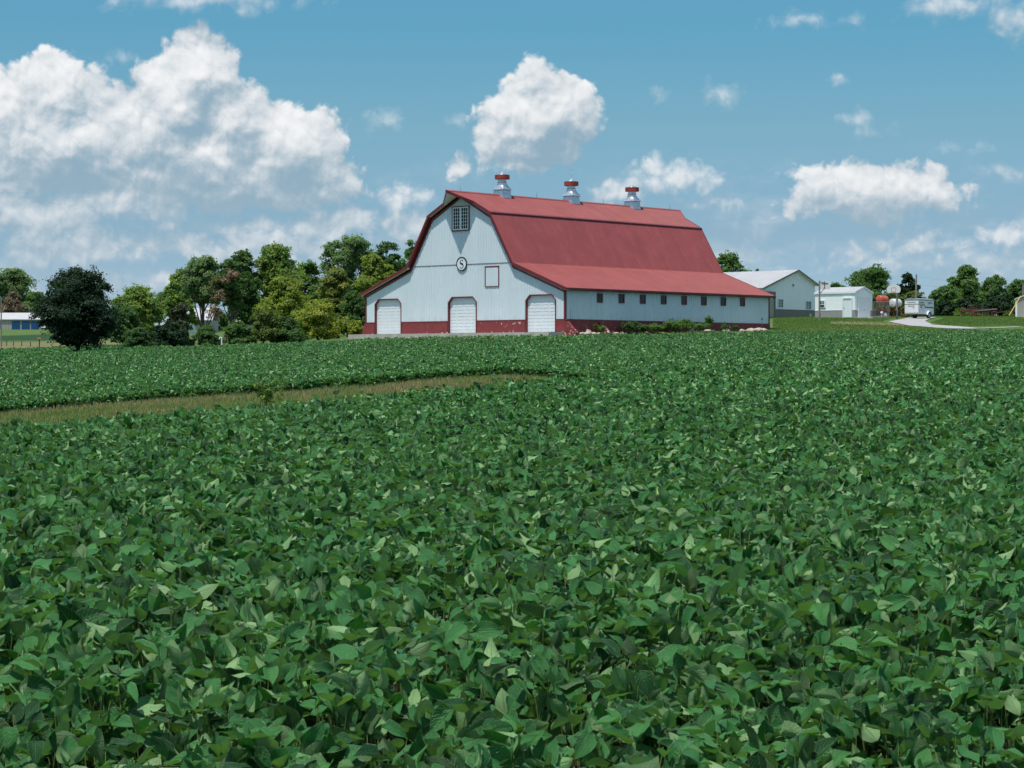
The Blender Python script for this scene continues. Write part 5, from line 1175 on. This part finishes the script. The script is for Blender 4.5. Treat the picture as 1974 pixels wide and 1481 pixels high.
# tan shed at the right edge
A3 = at(1958, 238); zb_ = cz(238, 611.2)
ts = gable_shed("shed", "tan steel shed with white corner at the right edge of the photo", "shed", (A3.x, A3.y, zb_), 0.01, 0, [(0, 1.96), (2.6, 3.0), (5.2, 1.96)], (M_TAN, M_WROOF, M_TAN, M_DOOR), 0, .12) if False else None
ts = thing("shed", "tan steel shed with a white corner post, cut by the right edge of the photo", "shed", (A3.x, A3.y, zb_), math.radians(-17))
m2 = MB(); m2.prism([(0, 0, -.4), (0, 0, 1.93), (2.4, 0, 2.85), (4.8, 0, 1.93), (4.8, 0, -.4)], (0, 6, 0)); ribs(m2, (0, 0, 0), (4.8, 0, 0), -.2, 1.9, (0, -1, 0), .28, topf=lambda s: 1.93 + .92*(1 - abs(s - 2.4)/2.4)); m2.build("wall", M_TAN, ts)
m2 = MB(); m2.box(-.05, .16, -.05, -.027, -.2, 1.88); m2.build("corner_trim", M_DOOR, ts)
m2 = MB(); m2.prism([(-.16, -.15, 1.90), (2.4, -.15, 2.88), (4.96, -.15, 1.90), (4.96, -.15, 2.04), (2.4, -.15, 3.02), (-.16, -.15, 2.04)], (0, 6.3, 0)); m2.build("roof", M_WROOF, ts)
MB().box(.3, 4.4, -2.2, -.1, -.35, .02).build("door_slab", M_CONC, ts)
a, b_ = at(1945, 233), at(1967, 236); gw = thing("guy_wire_guard", "slanting yellow guard on the guy wire in front of the tan shed", "cable guard", (a.x, a.y, cz(233, 608.5)))
v1 = Vector((b_.x - a.x, b_.y - a.y, cz(236, 571) - cz(233, 608.5))); MB().tube((0, 0, 0), v1, .05, .05, 8).build("guard", M_YEL, gw); MB().tube(v1, v1*2.6, .008, .008, 5).build("cable", M_WIRE, gw)
# poles and wires
def upole(px, d, ytop, label, arm=False, r=.12):
    b0 = at(px, d); H = cz(d, ytop) - b0.z; root = thing("utility_pole", label, "utility pole", b0, 0, "utility poles"); MB().tube((0, 0, -.3), (0, 0, H), r*1.15, r*.85, 12).build("pole", M_GREYWOOD, root)
    if arm: MB().box(-1.4, 1.4, -.06, .06, H - .55, H - .40).build("crossarm", M_GREYWOOD, root)
    m3 = MB(); m3.lathe([(.05, H), (.07, H + .05), (.03, H + .16)], (0, 0, 0), 10); m3.build("insulator", M_GREYTRIM, root); return root, Vector((b0.x, b0.y, b0.z + H))
_, t1 = upole(1766, 256, 531, "grey utility pole rising behind the white trailer"); 
MB().box(.10, .30, -.1, .1, cz(256, 549) - at(1766, 256).z, cz(256, 549) - at(1766, 256).z + .18).build("lamp", M_DOOR, _)
_, t2 = upole(1972, 262, 549, "dark utility pole at the right edge above the tan shed")
_, t3 = upole(2.6, 236, 576.5, "slim grey pole at the left edge of the photo", r=.075)
_, t4 = upole(56.5, 570, 590.5, "distant pole with a pale crossarm above the storage roof", True, .10)
for k, (dz, lab) in enumerate(((-.1, "upper thin power line between the yard pole and the right edge pole"), (-1.0, "lower thin power line between the yard pole and the right edge pole"))):
    m2 = MB(); A_, B_ = t1 + Vector((0, 0, dz)), t2 + Vector((0, 0, dz)); pv = A_
    for i in range(1, 13): s = i/12; q = A_.lerp(B_, s) - Vector((0, 0, .5*4*s*(1-s)*.6)); m2.tube(pv, q, .006, None, 5, False); pv = q
    tag(m2.build("power_line", M_WIRE, None), lab, "power line", "power lines")

# rusty wagon and implement in the weeds
wg0 = at(1905, 242); wg = thing("farm_wagon", "rusty old flat wagon with a grey plank deck sitting in weeds", "wagon", (wg0.x, wg0.y, cz(242, 611)), math.radians(-6))
m2 = MB()
for k in range(6): m2.beam((-1.5, -.5 + k*.2, .66 + k*.012), (.95, -.5 + k*.2, .86 + k*.012 + .03*math.sin(k*3)), .17, .04)
m2.build("deck", M_PLANK, wg); m2 = MB(); m2.beam((-2.3, -.35, .52), (.9, -.35, .62), .10, .12); m2.beam((-2.3, .35, .52), (.9, .35, .62), .10, .12); m2.beam((-2.2, -.5, .5), (-2.2, .5, .5), .1, .1); m2.beam((.6, -.6, .35), (.6, .6, .35), .1, .1); m2.beam((-1.5, -.6, .35), (-1.5, .6, .35), .1, .1); m2.beam((.9, 0, .5), (2.3, 0, .62), .10, .10); m2.build("frame", M_RUST, wg)
for xx, yy in ((-1.5, -.65), (-1.5, .65), (.6, -.65), (.6, .65)):
    m3 = MB(); N2 = 16
    for k in range(N2): a, b_ = 2*math.pi*k/N2, 2*math.pi*(k+1)/N2; m3.tube((xx + .32*math.cos(a), yy, .30 + .32*math.sin(a)), (xx + .32*math.cos(b_), yy, .30 + .32*math.sin(b_)), .04, None, 6)
    for k in range(4): a = math.pi*k/4; m3.beam((xx - .30*math.cos(a), yy, .30 - .30*math.sin(a)), (xx + .30*math.cos(a), yy, .30 + .30*math.sin(a)), .03, .03, (0, 1, 0))
    m3.build("wheel", M_RUST, wg)
MB().box(-1.75, -1.2, -.55, .3, .55, .85).build("seat_box", M_REDRUST, wg)
im0 = at(1866, 244); im = thing("farm_implement", "old red field implement with upright tines half hidden in weeds", "implement", (im0.x, im0.y, cz(244, 611)), math.radians(5))
m2 = MB(); m2.beam((-.75, 0, .78), (.75, 0, .80), .14, .14); m2.beam((-.75, .7, .70), (.75, .7, .72), .12, .12)
for k in range(4): m2.beam((-.7 + k*.46, 0, .75), (-.7 + k*.46, .7, .68), .08, .08)
m2.build("frame", M_REDRUST, im)
for k in range(7): MB().beam((-.72 + k*.24, .1, .80), (-.72 + k*.24 + .06*math.sin(k*2), .1, 1.25 + .12*math.sin(k*5)), .03, .03, (0, 1, 0)).build("tine", M_RUST, im)
for xx in (-.6, .6): m3 = MB(); m3.tube((xx - .05, .35, .32), (xx + .05, .35, .32), .34, None, 18); m3.build("wheel", M_RUST, im)
dd0 = at(1889, 246); ds = thing("dead_stalks", "bare reddish dead stalks standing between the implement and the wagon", "dead weeds", dd0); m2 = MB(); random.seed(5)
for k in range(26): a_, b_ = random.uniform(-1.1, 1.1), random.uniform(-.5, .5); m2.tube((a_, b_, 0), (a_ + random.uniform(-.25, .25), b_, random.uniform(.9, 1.75)), .014, .005, 4, False)
m2.build("stalk", mat("dead_stalk", (.24, .15, .12), .9), ds)['kind'] = 'stuff'

# reflector stake by the barn wall
X, Y = wpt(HW + .85, 25.9); rs = thing("marker_stake", "thin stake with a small round reflector in front of the barn's side wall", "marker", (X, Y, T1(X, Y))); MB().tube((0, 0, -.1), (0, 0, 1.0), .015, .015, 6).build("stake", M_GREYTRIM, rs)
m2 = MB(); m2.tube((-.02*TV.x, 0, 1.05), (.03, -.03, 1.05), .12, .12, 14); m2.build("reflector", M_GREYTRIM, rs)

# ------------------------------------------------------------------ far left
s0 = at(-46, 560); zb_ = cz(560, 635); SS = 560 / F
st = thing("storage_building", "long low storage building with white roof and blue roll-up doors at the far left", "storage building", (s0.x, 560, zb_), 0)
LX = 250 * SS; wt_h = 18.6 * SS; m2 = MB(); m2.box(0, LX, 0, 9, -.6, wt_h); ribs(m2, (0, 0, 0), (LX, 0, 0), 0, wt_h, (0, -1, 0), .9, .08, .05); m2.build("wall", M_TAN, st)
m2 = MB(); m2.prism([(-.3, -.35, wt_h - .05), (-.3, 4.5, wt_h + 1.75), (-.3, 9.35, wt_h - .05), (-.3, 9.35, wt_h + .10), (-.3, 4.5, wt_h + 1.92), (-.3, -.35, wt_h + .10)], (LX + .6, 0, 0)); m2.build("roof", M_WROOF, st)
for pxa, pxb in ((-14, 1.5), (23, 38.7), (42, 57.5), (60.2, 75.5), (112, 127), (131, 146), (150, 165)):
    x0, x1 = (pxa + 46) * SS, (pxb + 46) * SS; m2 = MB(); m2.box(x0, x1, -.10, -.06, 0, 16 * SS)
    for k in range(7): m2.box(x0, x1, -.125, -.101, .1 + k*.3, .22 + k*.3)
    m2.build("roll_up_door", M_BLUE, st)
MB().box((79 + 46)*SS, (98 + 46)*SS, -.10, -.06, 0, 16.5*SS).build("bay_shade_panel", M_BLACK, st)  # flat black panel stands in for the shade inside an open bay
sgp = at(84, 552); sg2 = thing("yard_sign", "yellow and white sign in front of the open storage bay", "sign", (sgp.x, sgp.y, cz(552, 634.5))); m2 = MB(); m2.box(-.58, .58, -.03, .03, .75, 1.25); m2.build("upper_board", M_SIGNY, sg2); MB().box(-.58, .58, -.03, .03, .30, .748).build("lower_board", M_DOOR, sg2)
MB().box(-.5, -.44, 0, .04, -.2, .3).build("leg", M_GREYTRIM, sg2); MB().box(.44, .5, 0, .04, -.2, .3).build("leg", M_GREYTRIM, sg2)
m3 = MB(); 
for k in range(3): m3.box(-.42 + k*.30, -.22 + k*.30, -.036, -.031, .90, 1.10)
m3.build("lettering", M_BLACK, sg2)
sh0 = at(292, 330); zb_ = cz(330, 640)
sA = thing("shed", "white shed with blue roof edges half hidden behind the cedar", "shed", (sh0.x, 330, zb_), math.radians(-12)); q = 330 / F
m2 = MB(); m2.prism([(0, 0, -.5), (0, 0, 22*q), (24*q, 0, 46*q), (48*q, 0, 22*q), (48*q, 0, -.5)], (0, 9, 0)); m2.build("wall", M_DOOR, sA)
m2 = MB(); m2.prism([(-.3, -.2, 20*q), (24*q, -.2, 47*q), (24*q, -.2, 49*q), (-.3, -.2, 22*q)], (0, 9.4, 0)); m2.prism([(48*q + .3, -.2, 20*q), (24*q + .001, -.2, 47*q), (24*q + .001, -.2, 49*q), (48*q + .3, -.2, 22*q)], (0, 9.4, 0)); m2.build("roof", M_WROOF, sA)
m2 = MB(); m2.ribbon([(-.3, -.24, 22*q), (24*q, -.24, 49.5*q), (48*q + .3, -.24, 22*q)], [(-.3, -.24, 19.5*q), (24*q, -.24, 46.5*q), (48*q + .3, -.24, 19.5*q)], (0, .035, 0)); m2.build("rake_trim", M_BLUETRIM, sA)
def long_roof(px0, px1, d, yb, ye, yr, label):
    p0 = at(px0, d); q = d / F; ln = (px1 - px0) * q; zb = cz(d, yb); r_ = thing("shed", label, "shed", (p0.x, d, zb), 0); he = (yb - ye)*q; hr = (yb - yr)*q
    m2 = MB(); m2.box(0, ln, 0, 8, -.5, he); m2.build("wall", M_TAN, r_); m2 = MB(); m2.prism([(-.2, -.4, he - .02), (-.2, 4, hr), (-.2, 8.4, he - .02), (-.2, 8.4, he + .1), (-.2, 4, hr + .12), (-.2, -.4, he + .1)], (ln + .4, 0, 0)); m2.build("roof", M_WROOF, r_)
long_roof(338, 408, 345, 640, 618, 594, "long shed with broad white roof seen through the grove trunks")
long_roof(440, 483, 340, 640, 621, 610, "small low shed with white roof showing right of the half dead tree")
# fence posts, feeder, vent pipe
for k, (px, yb, yt, lab) in enumerate(((13, 667, 655, "left fence post beside the slim grey pole"), (26, 668, 656, "fence post second from the slim grey pole"), (42, 668, 657, "fence post in the middle of the left row"), (59, 669, 657, "fence post nearest the orange feeder"))):
    p = hit(px, yb, 200, 400); o = MB().beam((0, 0, -.2), (0, 0, 10*p.y/F), .08, .08, (0, 1, 0)).build("fence_post", M_WOODDK, None); o.location = p; tag(o, lab, "fence post", "fence posts in the dry grass at far left")
p = hit(76, 669, 200, 400); q = p.y / F; fd = thing("bird_feeder", "dark post topped by a small orange tray beside the big dark tree", "feeder", p); MB().beam((0, 0, -.2), (0, 0, 15*q), .10, .10, (0, 1, 0)).build("post", M_WOODDK, fd)
m2 = MB(); m2.prism([(-3.6*q, -.2, 15*q), (3.6*q, -.2, 15*q), (3.2*q, -.2, 18*q), (-3.2*q, -.2, 18*q)], (0, .4, 0)); m2.build("tray", mat("orange_tray", (.55, .24, .12), .6), fd)
p = at(427.5, 170); zz = cz(170, 660.5); vp = thing("vent_pipe", "short white hooked vent pipe at the field edge under the bushes", "pipe", (p.x, p.y, zz)); m2 = MB(); q = 170/F
m2.tube((0, 0, -.6), (0, 0, 8*q), .055); m2.tube((0, 0, 8*q), (-1.5*q, 0, 10*q), .055); m2.tube((-1.5*q, 0, 10*q), (-4*q, 0, 9*q), .055); m2.tube((-4*q, 0, 9*q), (-4.2*q, 0, 6.5*q), .055); m2.build("pipe", M_DOOR, vp)
p = at(432, 171); o = MB().beam((0, 0, -.6), (0, 0, .75), .07, .07, (0, 1, 0)).build("fence_post", M_RUST, None); o.location = (p.x, p.y, cz(171, 660.5)); tag(o, "thin rusty stake right beside the white vent pipe", "fence post")
